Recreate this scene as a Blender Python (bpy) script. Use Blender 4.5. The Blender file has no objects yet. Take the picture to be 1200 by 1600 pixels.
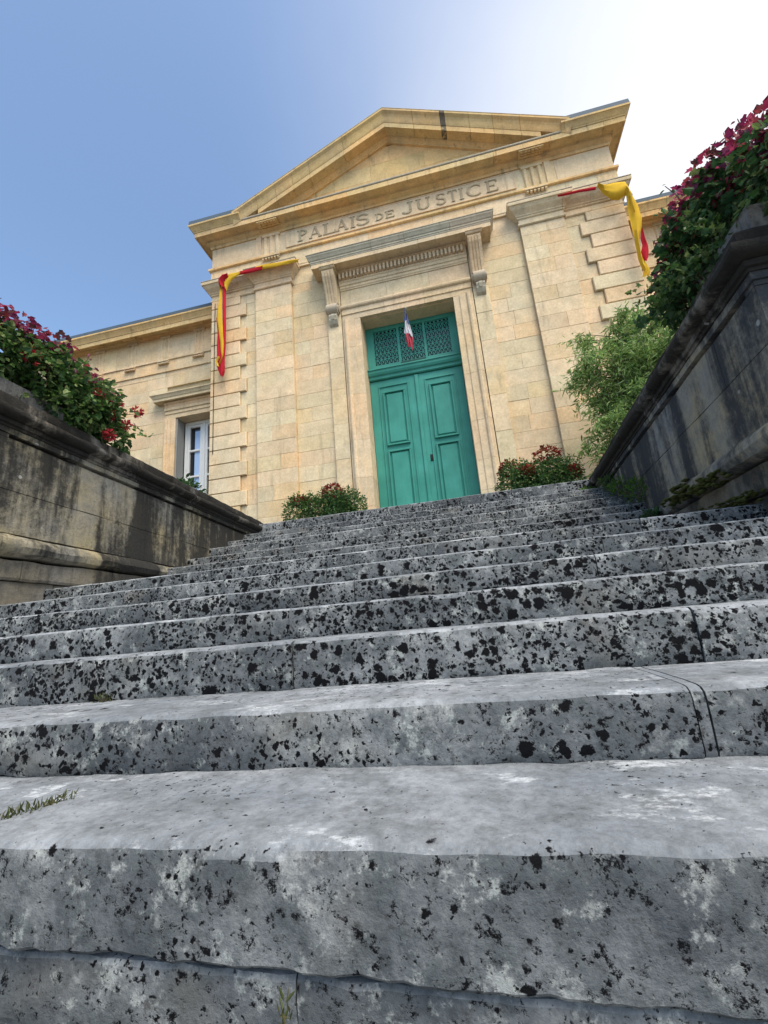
import bpy, bmesh, math, random
from mathutils import Vector, Matrix, noise
random.seed(7)
R = math.radians
scene = bpy.context.scene
COL = scene.collection

# ------------------------------------------------------------------ camera
cam = bpy.data.cameras.new('camera')
cam.sensor_fit = 'VERTICAL'; cam.sensor_height = 36.0; cam.sensor_width = 27.0
cam.lens = 36.0 * 699.02 / 1600.0
cam.clip_start = 0.02; cam.clip_end = 2000
camo = bpy.data.objects.new('camera', cam); COL.objects.link(camo)
_r = Vector((0.973994, 0.211107, -0.082282)); _u = Vector((0.13206, -0.233842, 0.963264)); _w = Vector((-0.184111, 0.949079, 0.255639))
_m = Matrix((( _r.x, _u.x, -_w.x), (_r.y, _u.y, -_w.y), (_r.z, _u.z, -_w.z))).to_4x4()
_m.translation = Vector((0.6775, -7.5962, 0.4687))
camo.matrix_world = _m
scene.camera = camo

# ------------------------------------------------------------------ sky and sun
SUN_EL, SUN_AZ = R(58), R(140)          # azimuth clockwise from +Y
world = bpy.data.worlds.new('World'); scene.world = world; world.use_nodes = True
nt = world.node_tree; nt.nodes.clear()
def wn(t, **k):
    n = nt.nodes.new(t)
    for a, v in k.items(): setattr(n, a, v)
    return n
sky = wn('ShaderNodeTexSky', sky_type='NISHITA', sun_disc=False, sun_elevation=SUN_EL, sun_rotation=SUN_AZ,
         air_density=1.0, dust_density=2.2, ozone_density=1.6)
tc = wn('ShaderNodeTexCoord')
dot = wn('ShaderNodeVectorMath', operation='DOT_PRODUCT'); dot.inputs[1].default_value = Vector((0.72, 0.56, 0.46)).normalized()
nt.links.new(tc.outputs['Generated'], dot.inputs[0])
nz = wn('ShaderNodeTexNoise'); nz.inputs['Scale'].default_value = 2.6; nz.inputs['Detail'].default_value = 7; nz.inputs['Roughness'].default_value = .5
nt.links.new(tc.outputs['Generated'], nz.inputs['Vector'])
ma = wn('ShaderNodeMath', operation='MULTIPLY_ADD'); ma.inputs[1].default_value = 0.16
nt.links.new(nz.outputs['Fac'], ma.inputs[0]); nt.links.new(dot.outputs['Value'], ma.inputs[2])
mr = wn('ShaderNodeMapRange', interpolation_type='SMOOTHSTEP'); mr.inputs['From Min'].default_value = 0.40; mr.inputs['From Max'].default_value = 1.05
nt.links.new(ma.outputs[0], mr.inputs['Value'])
pw = wn('ShaderNodeMath', operation='POWER'); pw.inputs[1].default_value = 2.0
nt.links.new(mr.outputs['Result'], pw.inputs[0])
mix = wn('ShaderNodeMix', data_type='RGBA'); mix.inputs['B'].default_value = (5.3, 5.4, 5.7, 1)
nt.links.new(pw.outputs[0], mix.inputs['Factor'])
tint = wn('ShaderNodeMix', data_type='RGBA', blend_type='MULTIPLY'); tint.inputs['Factor'].default_value = 1.0; tint.inputs['B'].default_value = (1.28, 1.36, 1.36, 1)
nt.links.new(sky.outputs['Color'], tint.inputs['A'])
nt.links.new(tint.outputs['Result'], mix.inputs['A'])
bg = wn('ShaderNodeBackground'); bg.inputs['Strength'].default_value = 0.145
nt.links.new(mix.outputs['Result'], bg.inputs['Color'])
wo = wn('ShaderNodeOutputWorld'); nt.links.new(bg.outputs['Background'], wo.inputs['Surface'])

sl = bpy.data.lights.new('sun', 'SUN'); sl.energy = 2.55; sl.angle = R(38); sl.color = (1.0, 0.90, 0.73)
so = bpy.data.objects.new('sun', sl); COL.objects.link(so)
sd = Vector((math.sin(SUN_AZ)*math.cos(SUN_EL), math.cos(SUN_AZ)*math.cos(SUN_EL), math.sin(SUN_EL)))
so.rotation_euler = (-sd).to_track_quat('-Z', 'Y').to_euler()
so.location = (6, -12, 14)
vs = scene.view_settings
vs.view_transform = 'Standard'; vs.look = 'None'; vs.gamma = 1.0; vs.use_curve_mapping = False
vs.exposure = 0.5
scene.cycles.max_bounces = 6

# ------------------------------------------------------------------ materials
class NG:
    def __init__(s, name):
        s.m = bpy.data.materials.new(name); s.m.use_nodes = True
        s.t = s.m.node_tree; s.t.nodes.clear()
        s.out = s.n('ShaderNodeOutputMaterial')
        s.b = s.n('ShaderNodeBsdfPrincipled'); s.t.links.new(s.b.outputs[0], s.out.inputs['Surface'])
        s.b.inputs['Roughness'].default_value = .85; s.b.inputs['Specular IOR Level'].default_value = .25
        s.pos = s.n('ShaderNodeNewGeometry').outputs['Position']
    def n(s, t, **k):
        x = s.t.nodes.new(t)
        for a, v in k.items(): setattr(x, a, v)
        return x
    def put(s, sock, v):
        if isinstance(v, bpy.types.NodeSocket): s.t.links.new(v, sock)
        elif isinstance(v, (tuple, list)) and sock.type == 'RGBA': sock.default_value = (*v[:3], 1)
        else: sock.default_value = v
    def scale(s, vec, sc):
        x = s.n('ShaderNodeVectorMath', operation='MULTIPLY'); s.put(x.inputs[0], vec); x.inputs[1].default_value = sc; return x.outputs[0]
    def add(s, a, b):
        x = s.n('ShaderNodeVectorMath', operation='ADD'); s.put(x.inputs[0], a); s.put(x.inputs[1], b); return x.outputs[0]
    def noise(s, sc, det=4, rough=.55, vec=None, dist=0, color=False):
        x = s.n('ShaderNodeTexNoise'); s.put(x.inputs['Vector'], vec or s.pos)
        x.inputs['Scale'].default_value = sc; x.inputs['Detail'].default_value = det; x.inputs['Roughness'].default_value = rough; x.inputs['Distortion'].default_value = dist
        return x.outputs['Color' if color else 'Fac']
    def vor(s, sc, vec=None, feat='F1', rnd=1.0):
        x = s.n('ShaderNodeTexVoronoi', feature=feat); s.put(x.inputs['Vector'], vec or s.pos); x.inputs['Scale'].default_value = sc; x.inputs['Randomness'].default_value = rnd
        return x.outputs['Distance'], x.outputs['Color']
    def rng(s, v, a, b, c=0., d=1., smooth=False):
        x = s.n('ShaderNodeMapRange', interpolation_type='SMOOTHSTEP' if smooth else 'LINEAR')
        s.put(x.inputs['Value'], v); s.put(x.inputs['From Min'], a); s.put(x.inputs['From Max'], b); s.put(x.inputs['To Min'], c); s.put(x.inputs['To Max'], d)
        return x.outputs['Result']
    def math(s, op, a, b=0.):
        x = s.n('ShaderNodeMath', operation=op); s.put(x.inputs[0], a); s.put(x.inputs[1], b); return x.outputs[0]
    def mix(s, f, a, b, bt='MIX'):
        x = s.n('ShaderNodeMix', data_type='RGBA', blend_type=bt); s.put(x.inputs['Factor'], f); s.put(x.inputs['A'], a); s.put(x.inputs['B'], b); return x.outputs['Result']
    def bump(s, h, st=.3, d=.01, prev=None):
        x = s.n('ShaderNodeBump'); s.put(x.inputs['Height'], h); x.inputs['Strength'].default_value = st; x.inputs['Distance'].default_value = d
        if prev: s.t.links.new(prev, x.inputs['Normal'])
        s.t.links.new(x.outputs[0], s.b.inputs['Normal']); return x.outputs[0]
    def col(s, v): s.put(s.b.inputs['Base Color'], v)
    def sep(s, v):
        x = s.n('ShaderNodeSeparateXYZ'); s.put(x.inputs[0], v); return x.outputs
    def rand(s): return s.n('ShaderNodeObjectInfo').outputs['Random']

def facade_mat(name, a, b, c, grey, dirt):
    g = NG(name); rn = g.rand()
    c1 = g.mix(g.rng(rn, 0, .55), a, b)
    c1 = g.mix(g.rng(rn, .55, 1.0), c1, c)
    rn2 = g.math('FRACT', g.math('MULTIPLY', rn, 7.31))
    c1 = g.mix(1.0, c1, g.mix(g.rng(rn2, 0, 1), (1.05, .97, .93), (.95, 1.0, .97)), 'MULTIPLY')
    rn3 = g.math('FRACT', g.math('MULTIPLY', rn, 23.7))
    c1 = g.mix(1.0, c1, g.mix(rn3, (.92, .92, .92), (1.06, 1.06, 1.06)), 'MULTIPLY')
    big = g.noise(1.1, 5, .6)
    c2 = g.mix(g.rng(big, .42, .68, 0, .55, True), c1, grey)
    sv = g.scale(g.pos, (5.0, 5.0, .7))
    st = g.noise(1.3, 5, .65, sv)
    c3 = g.mix(g.rng(st, .55, .78, 0, dirt, True), c2, (.17, .135, .09))
    f = g.noise(26, 6, .75); bl = g.noise(4.5, 6, .68)
    c4 = g.mix(1.0, c3, g.mix(f, (.62, .60, .57), (1.36, 1.36, 1.34)), 'MULTIPLY')
    c4 = g.mix(1.0, c4, g.mix(g.rng(bl, .3, .7), (.84, .83, .80), (1.12, 1.12, 1.12)), 'MULTIPLY')
    pit = g.noise(11, 6, .75)
    c5 = g.mix(g.rng(pit, .62, .74, 0, .35, True), c4, (.24, .19, .12))
    g.col(c5)
    h = g.math('ADD', g.math('MULTIPLY', f, .5), g.math('MULTIPLY', pit, 1.0))
    g.bump(h, .35, .012)
    g.b.inputs['Roughness'].default_value = .92
    return g.m
M = {}
M['ashlar'] = facade_mat('ashlar_limestone', (.69, .505, .30), (.64, .517, .352), (.715, .568, .388), (.55, .49, .36), .42)
M['trim'] = facade_mat('moulded_limestone', (.67, .50, .315), (.63, .50, .34), (.69, .545, .375), (.52, .45, .335), .5)
M['cornice'] = facade_mat('golden_limestone', (.68, .46, .21), (.64, .445, .22), (.70, .505, .265), (.44, .35, .21), .8)
M['weathered'] = facade_mat('weathered_limestone', (.46, .42, .34), (.43, .39, .31), (.49, .44, .35), (.33, .31, .27), .6)
M['letter'] = facade_mat('lettering_stone', (.38, .32, .23), (.36, .31, .22), (.40, .34, .24), (.36, .31, .23), .4)
M['joint'] = facade_mat('lime_mortar', (.40, .31, .19), (.40, .31, .19), (.40, .31, .19), (.34, .27, .18), .3)
def stain_mat():
    g = NG('rain_stained_stone')
    v = g.noise(4, 6, .7, g.scale(g.pos, (1.6, 1, 1)))
    g.col(g.mix(g.rng(v, .40, .50, 0, 1, True), (.55, .39, .16), g.mix(g.noise(20, 4, .7), (.05, .042, .035), (.20, .16, .11)))); g.bump(v, .3, .01)
    return g.m
M['stain'] = stain_mat()

def step_mat():
    g = NG('lichen_step_stone'); rn = g.rand()
    off = g.n('ShaderNodeCombineXYZ'); g.put(off.inputs[0], g.math('MULTIPLY', rn, 40.)); g.put(off.inputs[2], g.math('MULTIPLY', rn, 17.))
    p = g.add(g.pos, off.outputs[0])
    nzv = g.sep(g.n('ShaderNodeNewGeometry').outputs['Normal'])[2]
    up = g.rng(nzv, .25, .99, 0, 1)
    n1 = g.noise(2.6, 6, .62, p); n2 = g.noise(13, 6, .7, p); n3 = g.noise(60, 5, .75, p)
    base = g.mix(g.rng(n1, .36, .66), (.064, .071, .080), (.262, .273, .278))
    base = g.mix(g.rng(n2, .40, .62, 0, .85, True), base, (.085, .096, .101))
    base = g.mix(g.rng(g.noise(19, 6, .75, g.add(p, (4, 4, 9))), .54, .64, 0, .65, True), base, (.40, .415, .395))
    # pale crusty lichen
    base = g.mix(g.rng(g.noise(6.5, 6, .72, g.add(p, (3, 9, 1))), .56, .66, 0, .7, True), base, (.34, .345, .335))
    # speckle, dark pits
    base = g.mix(1.0, base, g.mix(g.rng(n3, .3, .7), (.62, .62, .63), (1.38, 1.38, 1.36)), 'MULTIPLY')
    base = g.mix(g.rng(n3, .55, .70, 0, .7, True), base, (.04, .04, .042))
    base = g.mix(g.rng(g.noise(24, 5, .8, g.add(p, (7, 1, 2))), .58, .68, 0, .8, True), base, (.06, .058, .056))
    # brownish tint
    base = g.mix(g.rng(g.noise(3.4, 3, .6, g.add(p, (1, 5, 8))), .55, .75, 0, .35, True), base, (.21, .185, .15))
    # worn treads, with skylight on up-facing stone also put into the colour
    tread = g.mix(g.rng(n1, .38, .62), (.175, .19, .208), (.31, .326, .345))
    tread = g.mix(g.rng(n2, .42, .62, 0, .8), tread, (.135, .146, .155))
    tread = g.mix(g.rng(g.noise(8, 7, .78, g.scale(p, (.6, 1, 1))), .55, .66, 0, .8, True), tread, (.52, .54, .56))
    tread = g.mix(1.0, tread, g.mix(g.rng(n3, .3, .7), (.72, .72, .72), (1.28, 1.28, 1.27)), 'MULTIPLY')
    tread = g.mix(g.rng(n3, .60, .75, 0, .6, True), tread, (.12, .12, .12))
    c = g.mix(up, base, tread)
    # black lichen rosettes, two sizes
    wob = g.add(p, g.scale(g.add(g.noise(40, 4, .65, p, color=True), (-.5, -.5, -.5)), (.036, .036, .036)))
    side = g.rng(up, .3, 1, 1, .42)
    near = g.rng(g.sep(g.pos)[1], -7.1, -6.35, .125, 0.)
    crust = g.rng(g.noise(120, 3, .7, p), .3, .7, -.10, .10)
    def spots(scale, ch, amt, off, lo, hi, floor, soft, rad):
        cl = g.math('SUBTRACT', g.noise(off[3], 4, .68, g.add(p, off[:3])), near)
        d, k = g.vor(scale, g.add(wob, off[:3])); k = g.sep(k)[ch]
        r = g.math('MULTIPLY', g.math('MULTIPLY', g.rng(k, 1-amt, 1, 0.05, rad), g.rng(cl, lo, hi, floor, 1.1)), side)
        return g.rng(g.math('ADD', g.math('SUBTRACT', r, d), g.math('MULTIPLY', crust, g.rng(r, 0, .2))), -soft, soft)
    m1 = spots(24, 0, .62, (11, 3, 5, 2.4), .41, .58, .0, .06, .56)
    m2 = spots(84, 1, .8, (1, 8, 3, 3.0), .38, .56, .25, .10, .66)
    m3 = spots(42, 2, .75, (5, 13, 2, 3.4), .40, .57, .05, .08, .62)
    m4 = g.rng(g.math('SUBTRACT', g.noise(46, 5, .8, g.add(p, (9, 9, 2))), g.math('MULTIPLY', up, .12)), .56, .63, 0, .75)
    m = g.math('MAXIMUM', g.math('MAXIMUM', m1, m2), g.math('MAXIMUM', m3, m4))
    halo = spots(24, 0, .66, (11, 3, 5, 2.4), .40, .58, .0, .25, .62)
    c = g.mix(g.math('MULTIPLY', halo, .35), c, (.09, .09, .085))
    c = g.mix(g.rng(m, .08, .72), c, (.0055, .0055, .0065))
    g.col(c)
    h = g.math('ADD', g.math('MULTIPLY', n3, .35), g.math('MULTIPLY', n2, .9))
    h = g.math('SUBTRACT', h, g.math('MULTIPLY', m, .25))
    g.bump(h, .55, .012)
    g.b.inputs['Roughness'].default_value = .95; g.b.inputs['Specular IOR Level'].default_value = .12
    return g.m
M['step'] = step_mat()

def wall_mat(name, ochre, grey, dark, lo, hi):
    g = NG(name); rn = g.rand()
    p = g.pos
    n1 = g.noise(2.2, 5, .6); n2 = g.noise(14, 6, .72); n3 = g.noise(55, 5, .75)
    base = g.mix(g.rng(n1, .38, .62), ochre, grey)
    base = g.mix(g.rng(n2, .42, .68, 0, .6), base, g.mix(.5, dark, grey))
    sv = g.add(g.scale(p, (2.6, 2.6, .33)), (5, 2, 0))
    st = g.noise(1.15, 5, .6, sv, .3)
    far = g.rng(g.sep(g.pos)[1], -5.3, -4.2, -.035, .075)
    st = g.math('ADD', g.math('ADD', st, far), g.math('MULTIPLY', g.math('SUBTRACT', g.noise(20, 6, .8), .5), .28))
    base = g.mix(g.rng(st, lo, hi, 0, .93, True), base, dark)
    base = g.mix(1.0, base, g.mix(n3, (.6, .6, .6), (1.4, 1.4, 1.4)), 'MULTIPLY')
    sv2 = g.add(g.scale(p, (11, 11, .9)), (1, 7, 0))
    base = g.mix(g.rng(g.noise(1., 4, .6, sv2), .52, .7, 0, .6, True), base, dark)
    d, k = g.vor(9); k = g.sep(k)[0]
    base = g.mix(g.rng(g.math('SUBTRACT', g.rng(k, .8, 1, 0, .16), d), -.02, .03, 0, .75), base, (.42, .42, .40))
    base = g.mix(g.rng(n3, .56, .74, 0, .5), base, (.03, .03, .03))
    g.col(base)
    g.bump(g.math('ADD', n2, g.math('MULTIPLY', n3, .5)), .8, .016)
    g.b.inputs['Roughness'].default_value = .93
    return g.m
M['wall_l'] = wall_mat('streaked_wall_stone', (.36, .305, .185), (.26, .25, .22), (.020, .020, .020), .435, .575)
M['wall_r'] = wall_mat('dark_streaked_wall_stone', (.37, .315, .20), (.27, .27, .255), (.030, .035, .044), .41, .58)
M['coping'] = wall_mat('dark_coping_stone', (.23, .20, .155), (.22, .21, .20), (.012, .011, .010), .35, .51)
M['base'] = wall_mat('plinth_stone', (.24, .20, .135), (.22, .205, .18), (.035, .034, .032), .40, .60)

def plain(name, col, rough=.6, var=.15, sc=30, metallic=0, bump=.15, bd=.004):
    g = NG(name)
    f = g.noise(sc, 5, .65)
    g.col(g.mix(1., col, g.mix(f, (1-var,)*3, (1+var,)*3), 'MULTIPLY'))
    g.b.inputs['Roughness'].default_value = rough; g.b.inputs['Metallic'].default_value = metallic
    if bump: g.bump(f, bump, bd)
    return g
def door_mat():
    g = NG('worn_green_paint')
    sv = g.scale(g.pos, (40, 40, 2.5)); st = g.noise(1, 5, .6, sv); big = g.noise(1.7, 4, .6); f = g.noise(70, 4, .7)
    c = g.mix(g.rng(big, .35, .65), (.034, .215, .17), (.054, .285, .23))
    c = g.mix(g.rng(st, .5, .75, 0, .4), c, (.03, .16, .135))
    c = g.mix(g.rng(f, .68, .75, 0, .5), c, (.10, .30, .25))
    g.col(c); g.bump(st, .12, .004); g.b.inputs['Roughness'].default_value = .5
    return g.m
M['door'] = door_mat()
M['dgreen'] = plain('dark_green_iron', (.012, .07, .055), .5).m
M['black'] = plain('dark_void', (.006, .007, .008), .8).m
M['iron'] = plain('old_iron', (.03, .028, .025), .5, metallic=.6).m
M['zinc'] = plain('zinc_sheet', (.075, .105, .135), .75, .2, 6, .0).m
M['roof'] = plain('zinc_roof', (.17, .20, .23), .5, .2, 5, .3).m
M['white'] = plain('white_paint', (.72, .73, .72), .5, .06).m
M['grey'] = plain('shaded_reveal_grey', (.27, .275, .265), .6).m  # tone of the window reveal in shade, put into the colour
M['sky_refl'] = plain('painted_sky_reflection', (.40, .55, .80), .8, .05).m  # pale blue of the sky mirrored in the pane, put into a colour
M['ground'] = plain('gravel_ground', (.16, .155, .15), .95, .6, 40, bump=.6, bd=.02).m
M['soil'] = plain('dark_soil', (.05, .04, .03), .95, .5, 25, bump=.6, bd=.02).m
M['landing'] = M['step']
M['trough'] = wall_mat('grey_trough_stone', (.22, .21, .19), (.26, .26, .26), (.05, .05, .05), .5, .7)
def glass_mat():
    g = NG('window_glass'); g.col((.015, .018, .022)); g.b.inputs['Roughness'].default_value = .04
    g.b.inputs['Specular IOR Level'].default_value = .7
    return g.m
M['glass'] = glass_mat()
def cloth(name, col):
    g = NG(name)
    w = g.noise(90, 3, .6); sv = g.noise(9, 4, .6)
    g.col(g.mix(1., col, g.mix(sv, (.85,)*3, (1.12,)*3), 'MULTIPLY'))
    g.bump(sv, .35, .012); g.b.inputs['Roughness'].default_value = .9; g.b.inputs['Specular IOR Level'].default_value = .1
    tr = g.n('ShaderNodeBsdfTranslucent'); g.put(tr.inputs['Color'], col)
    mx = g.n('ShaderNodeMixShader'); mx.inputs[0].default_value = .3
    g.t.links.new(g.b.outputs[0], mx.inputs[1]); g.t.links.new(tr.outputs[0], mx.inputs[2]); g.t.links.new(mx.outputs[0], g.out.inputs['Surface'])
    return g.m
M['yellow'] = cloth('yellow_cloth', (.74, .48, .045)); M['red'] = cloth('red_cloth', (.56, .028, .045))
M['fblue'] = cloth('blue_cloth', (.17, .22, .48)); M['fwhite'] = cloth('white_cloth', (.78, .76, .80)); M['fred'] = cloth('crimson_cloth', (.55, .10, .13))
def leafmat(name, rough=.5, tr_=.35):
    g = NG(name)
    a = g.n('ShaderNodeAttribute'); a.attribute_name = 'Col'
    f = g.noise(60, 2, .6)
    c = g.mix(1., a.outputs['Color'], g.mix(f, (.75,)*3, (1.2,)*3), 'MULTIPLY')
    g.col(c); g.b.inputs['Roughness'].default_value = rough
    tr = g.n('ShaderNodeBsdfTranslucent'); g.put(tr.inputs['Color'], c)
    mx = g.n('ShaderNodeMixShader'); mx.inputs[0].default_value = tr_
    g.t.links.new(g.b.outputs[0], mx.inputs[1]); g.t.links.new(tr.outputs[0], mx.inputs[2]); g.t.links.new(mx.outputs[0], g.out.inputs['Surface'])
    return g.m
M['leaf'] = leafmat('leaf', .45, .42); M['petal'] = leafmat('petal', .6, .3)
M['stem'] = plain('stem_bark', (.07, .06, .035), .8).m
M['moss'] = plain('moss', (.075, .085, .02), .95, .6, 45, bump=.9, bd=.02).m

# ------------------------------------------------------------------ helpers
LOC = {}
def link(o, parent=None):
    COL.objects.link(o)
    if parent is not None: o.parent = parent
    return o
def thing(name, label, cat, loc=(0, 0, 0), group=None):
    o = bpy.data.objects.new(name, None); COL.objects.link(o); o.location = loc
    o.empty_display_size = .2
    o['label'] = label; o['category'] = cat
    if group: o['group'] = group
    LOC[o.name] = Vector(loc); return o
def part(name, verts, faces, mat, parent=None, smooth=False, fix=True, cols=None, sharp=40, stuff=False, label=None):
    L = LOC[parent.name] if parent is not None else Vector((0, 0, 0))
    me = bpy.data.meshes.new(name)
    me.from_pydata([tuple(Vector(v) - L) for v in verts], [], faces)
    if fix:
        bm = bmesh.new(); bm.from_mesh(me); bmesh.ops.recalc_face_normals(bm, faces=bm.faces); bm.to_mesh(me); bm.free()
    if cols is not None:
        at = me.color_attributes.new('Col', 'FLOAT_COLOR', 'POINT')
        flat = []
        for c in cols: flat += [c[0], c[1], c[2], 1.0]
        at.data.foreach_set('color', flat)
    if smooth:
        me.polygons.foreach_set('use_smooth', [True]*len(me.polygons))
        me.set_sharp_from_angle(angle=R(sharp))
    me.materials.append(mat)
    o = bpy.data.objects.new(name, me); link(o, parent); LOC[o.name] = L
    if stuff: o['kind'] = 'stuff'
    if label: o['label'] = label
    return o
def tag(o, label, cat, group=None):
    o['label'] = label; o['category'] = cat
    if group: o['group'] = group
    return o
class B:
    """collects shapes of ONE piece"""
    def __init__(s): s.v = []; s.f = []
    def add(s, v, f):
        k = len(s.v); s.v += [tuple(x) for x in v]; s.f += [tuple(i+k for i in q) for q in f]; return s
    def box(s, x0, x1, y0, y1, z0, z1):
        v = [(x, y, z) for z in (z0, z1) for y in (y0, y1) for x in (x0, x1)]
        return s.add(v, [(0, 1, 3, 2), (4, 6, 7, 5), (0, 4, 5, 1), (2, 3, 7, 6), (0, 2, 6, 4), (1, 5, 7, 3)])
    def cbox(s, x0, x1, y0, y1, z0, z1, c=.01, d=None):
        """box with a chamfered front (front = y0)"""
        d = d or c
        v = [(x0, y1, z0), (x1, y1, z0), (x1, y1, z1), (x0, y1, z1), (x0, y0+d, z0), (x1, y0+d, z0), (x1, y0+d, z1), (x0, y0+d, z1),
             (x0+c, y0, z0+c), (x1-c, y0, z0+c), (x1-c, y0, z1-c), (x0+c, y0, z1-c)]
        f = [(3, 2, 1, 0), (0, 1, 5, 4), (1, 2, 6, 5), (2, 3, 7, 6), (3, 0, 4, 7), (4, 5, 9, 8), (5, 6, 10, 9), (6, 7, 11, 10), (7, 4, 8, 11), (8, 9, 10, 11)]
        return s.add(v, f)
    def prism(s, poly, y0, y1):
        n = len(poly)
        v = [(x, y0, z) for x, z in poly] + [(x, y1, z) for x, z in poly]
        return s.add(v, [tuple(range(n)), tuple(range(2*n-1, n-1, -1))] + [(i, (i+1) % n, n+(i+1) % n, n+i) for i in range(n)])
    def xprism(s, prof, x0, x1):
        n = len(prof)
        v = [(x0, y, z) for y, z in prof] + [(x1, y, z) for y, z in prof]
        return s.add(v, [tuple(range(n)), tuple(range(2*n-1, n-1, -1))] + [(i, (i+1) % n, n+(i+1) % n, n+i) for i in range(n)])
    def tube(s, pts, rad, n=6):
        pts = [Vector(p) for p in pts]; rr = rad if isinstance(rad, (list, tuple)) else [rad]*len(pts)
        v = []
        for i, p in enumerate(pts):
            d = (pts[min(i+1, len(pts)-1)] - pts[max(i-1, 0)]).normalized()
            a = d.orthogonal().normalized(); b = d.cross(a)
            for k in range(n):
                t = 2*math.pi*k/n; v.append(p + (a*math.cos(t)+b*math.sin(t))*rr[i])
        f = [tuple(range(n)), tuple(range(len(v)-1, len(v)-n-1, -1))]
        for i in range(len(pts)-1):
            for k in range(n): f.append((i*n+k, i*n+(k+1) % n, (i+1)*n+(k+1) % n, (i+1)*n+k))
        return s.add(v, f)
    def done(s, name, mat, parent=None, **k): return part(name, s.v, s.f, mat, parent, **k)

def jitter(v, amp, sc, seed=0):
    o = Vector((seed*3.1, seed*1.7, seed*.9))
    return Vector(v) + amp*noise.noise_vector(Vector(v)*sc + o)

def sweep(name, path, prof, mat, parent, joints=None, gap=.004, side=1, sub=None, amp=0, asc=6, smooth=False, matfn=None):
    """profile (out, z) along a plan polyline (x, y); cut at arc lengths 'joints' into stones"""
    P = [Vector((p[0], p[1])) for p in path]; n = len(P)
    seg = [(P[i+1]-P[i]).normalized() for i in range(n-1)]
    nor = [Vector((d.y, -d.x))*side for d in seg]
    cum = [0]
    for i in range(n-1): cum.append(cum[-1] + (P[i+1]-P[i]).length)
    mit = []
    for i in range(n):
        if i == 0: mit.append(nor[0])
        elif i == n-1: mit.append(nor[-1])
        else:
            b = nor[i-1] + nor[i]; mit.append(b / max(.2, b.dot(nor[i])))
    def st(t):
        for i in range(n):
            if abs(cum[i]-t) < 1e-6: return P[i], mit[i]
        for i in range(n-1):
            if t < cum[i+1]: return P[i] + seg[i]*(t-cum[i]), nor[i]
        return P[-1], nor[-1]
    js = [0] + sorted(j for j in (joints or []) if .02 < j < cum[-1]-.02) + [cum[-1]]
    objs = []; m = len(prof)
    for q in range(len(js)-1):
        a, b = js[q] + (gap/2 if q else 0), js[q+1] - (gap/2 if q < len(js)-2 else 0)
        ts = [a] + [c for c in cum if a+1e-4 < c < b-1e-4] + [b]
        if sub:
            out = []
            for i in range(len(ts)-1):
                k = max(1, int((ts[i+1]-ts[i])/sub)); out += [ts[i] + (ts[i+1]-ts[i])*j/k for j in range(k)]
            ts = out + [b]
        v = []
        dz = random.uniform(-.5, .5)*gap*.6; do = random.uniform(-.5, .5)*gap*.6
        for t in ts:
            p, mv = st(t)
            for o, z in prof:
                x = p + mv*(o+do); c = Vector((x.x, x.y, z+dz))
                if amp: c = jitter(c, amp, asc, q)
                v.append(c)
        f = [tuple(range(m)), tuple(range(len(v)-1, len(v)-m-1, -1))]
        for i in range(len(ts)-1):
            for k in range(m): f.append((i*m+k, i*m+(k+1) % m, (i+1)*m+(k+1) % m, (i+1)*m+k))
        objs.append(part(name, v, f, matfn(q) if matfn else mat, parent, smooth=smooth, sharp=35))
    return objs
def every(L, a, b, s=0.):
    out = []; t = s + random.uniform(a, b)
    while t < L - .3: out.append(t); t += random.uniform(a, b)
    return out

# ------------------------------------------------------------------ the setting
ZL = 2.01                                     # landing level
STEPZ = [0.227, 0.337, 0.463, 0.572, 0.682, 0.792, 0.905]       # lower flight, then a wide resting landing
STEPY = [-7.012, -6.713, -6.413, -6.114, -5.815, -5.515, -5.216]
STEPZ += [1.035, 1.168, 1.31, 1.483, 1.631, 1.79, 2.01]
STEPY += [-4.43, -4.085, -3.692, -3.300, -2.907, -2.515, -2.123]
b = B(); b.add([(-400, -400, .0), (400, -400, .0), (400, 400, .0), (-400, 400, .0)], [(0, 1, 2, 3)])
g_ = b.done('ground', M['ground']); g_['kind'] = 'structure'
b = B(); b.box(-14, -2.3, -5.2, 12, 0.0, 1.93); t_ = b.done('terrace', M['soil']); t_['kind'] = 'structure'
b = B(); b.box(2.3, 14, -5.2, 12, 0.0, 1.93); t_ = b.done('terrace', M['soil']); t_['kind'] = 'structure'
b = B(); b.box(-2.28, 2.28, -1.62, -.02, 1.6, ZL-.012); t_ = b.done('landing', M['step']); t_['kind'] = 'structure'

# ------------------------------------------------------------------ courthouse
CH = thing('courthouse', 'tall golden limestone courthouse with triangular pediment, pilasters and a green double door', 'building', (0, 0, ZL))
W = 4.25
wb = B()
wb.box(-4.2, -.94, .035, .5, 1.5, 6.60); wb.box(.94, 4.2, .035, .5, 1.5, 6.60)
wb.box(-4.2, 4.2, .035, .5, 6.602, 9.6)
wb.box(-4.2, -3.8, .502, 9, 1.5, 9.6); wb.box(3.8, 4.2, .502, 9, 1.5, 9.6)
wb.done('wall', M['joint'], CH)
sb_ = B(); sb_.box(-.935, .935, .034, .42, 6.585, 6.601); sb_.done('door_soffit', M['trim'], CH)

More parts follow.
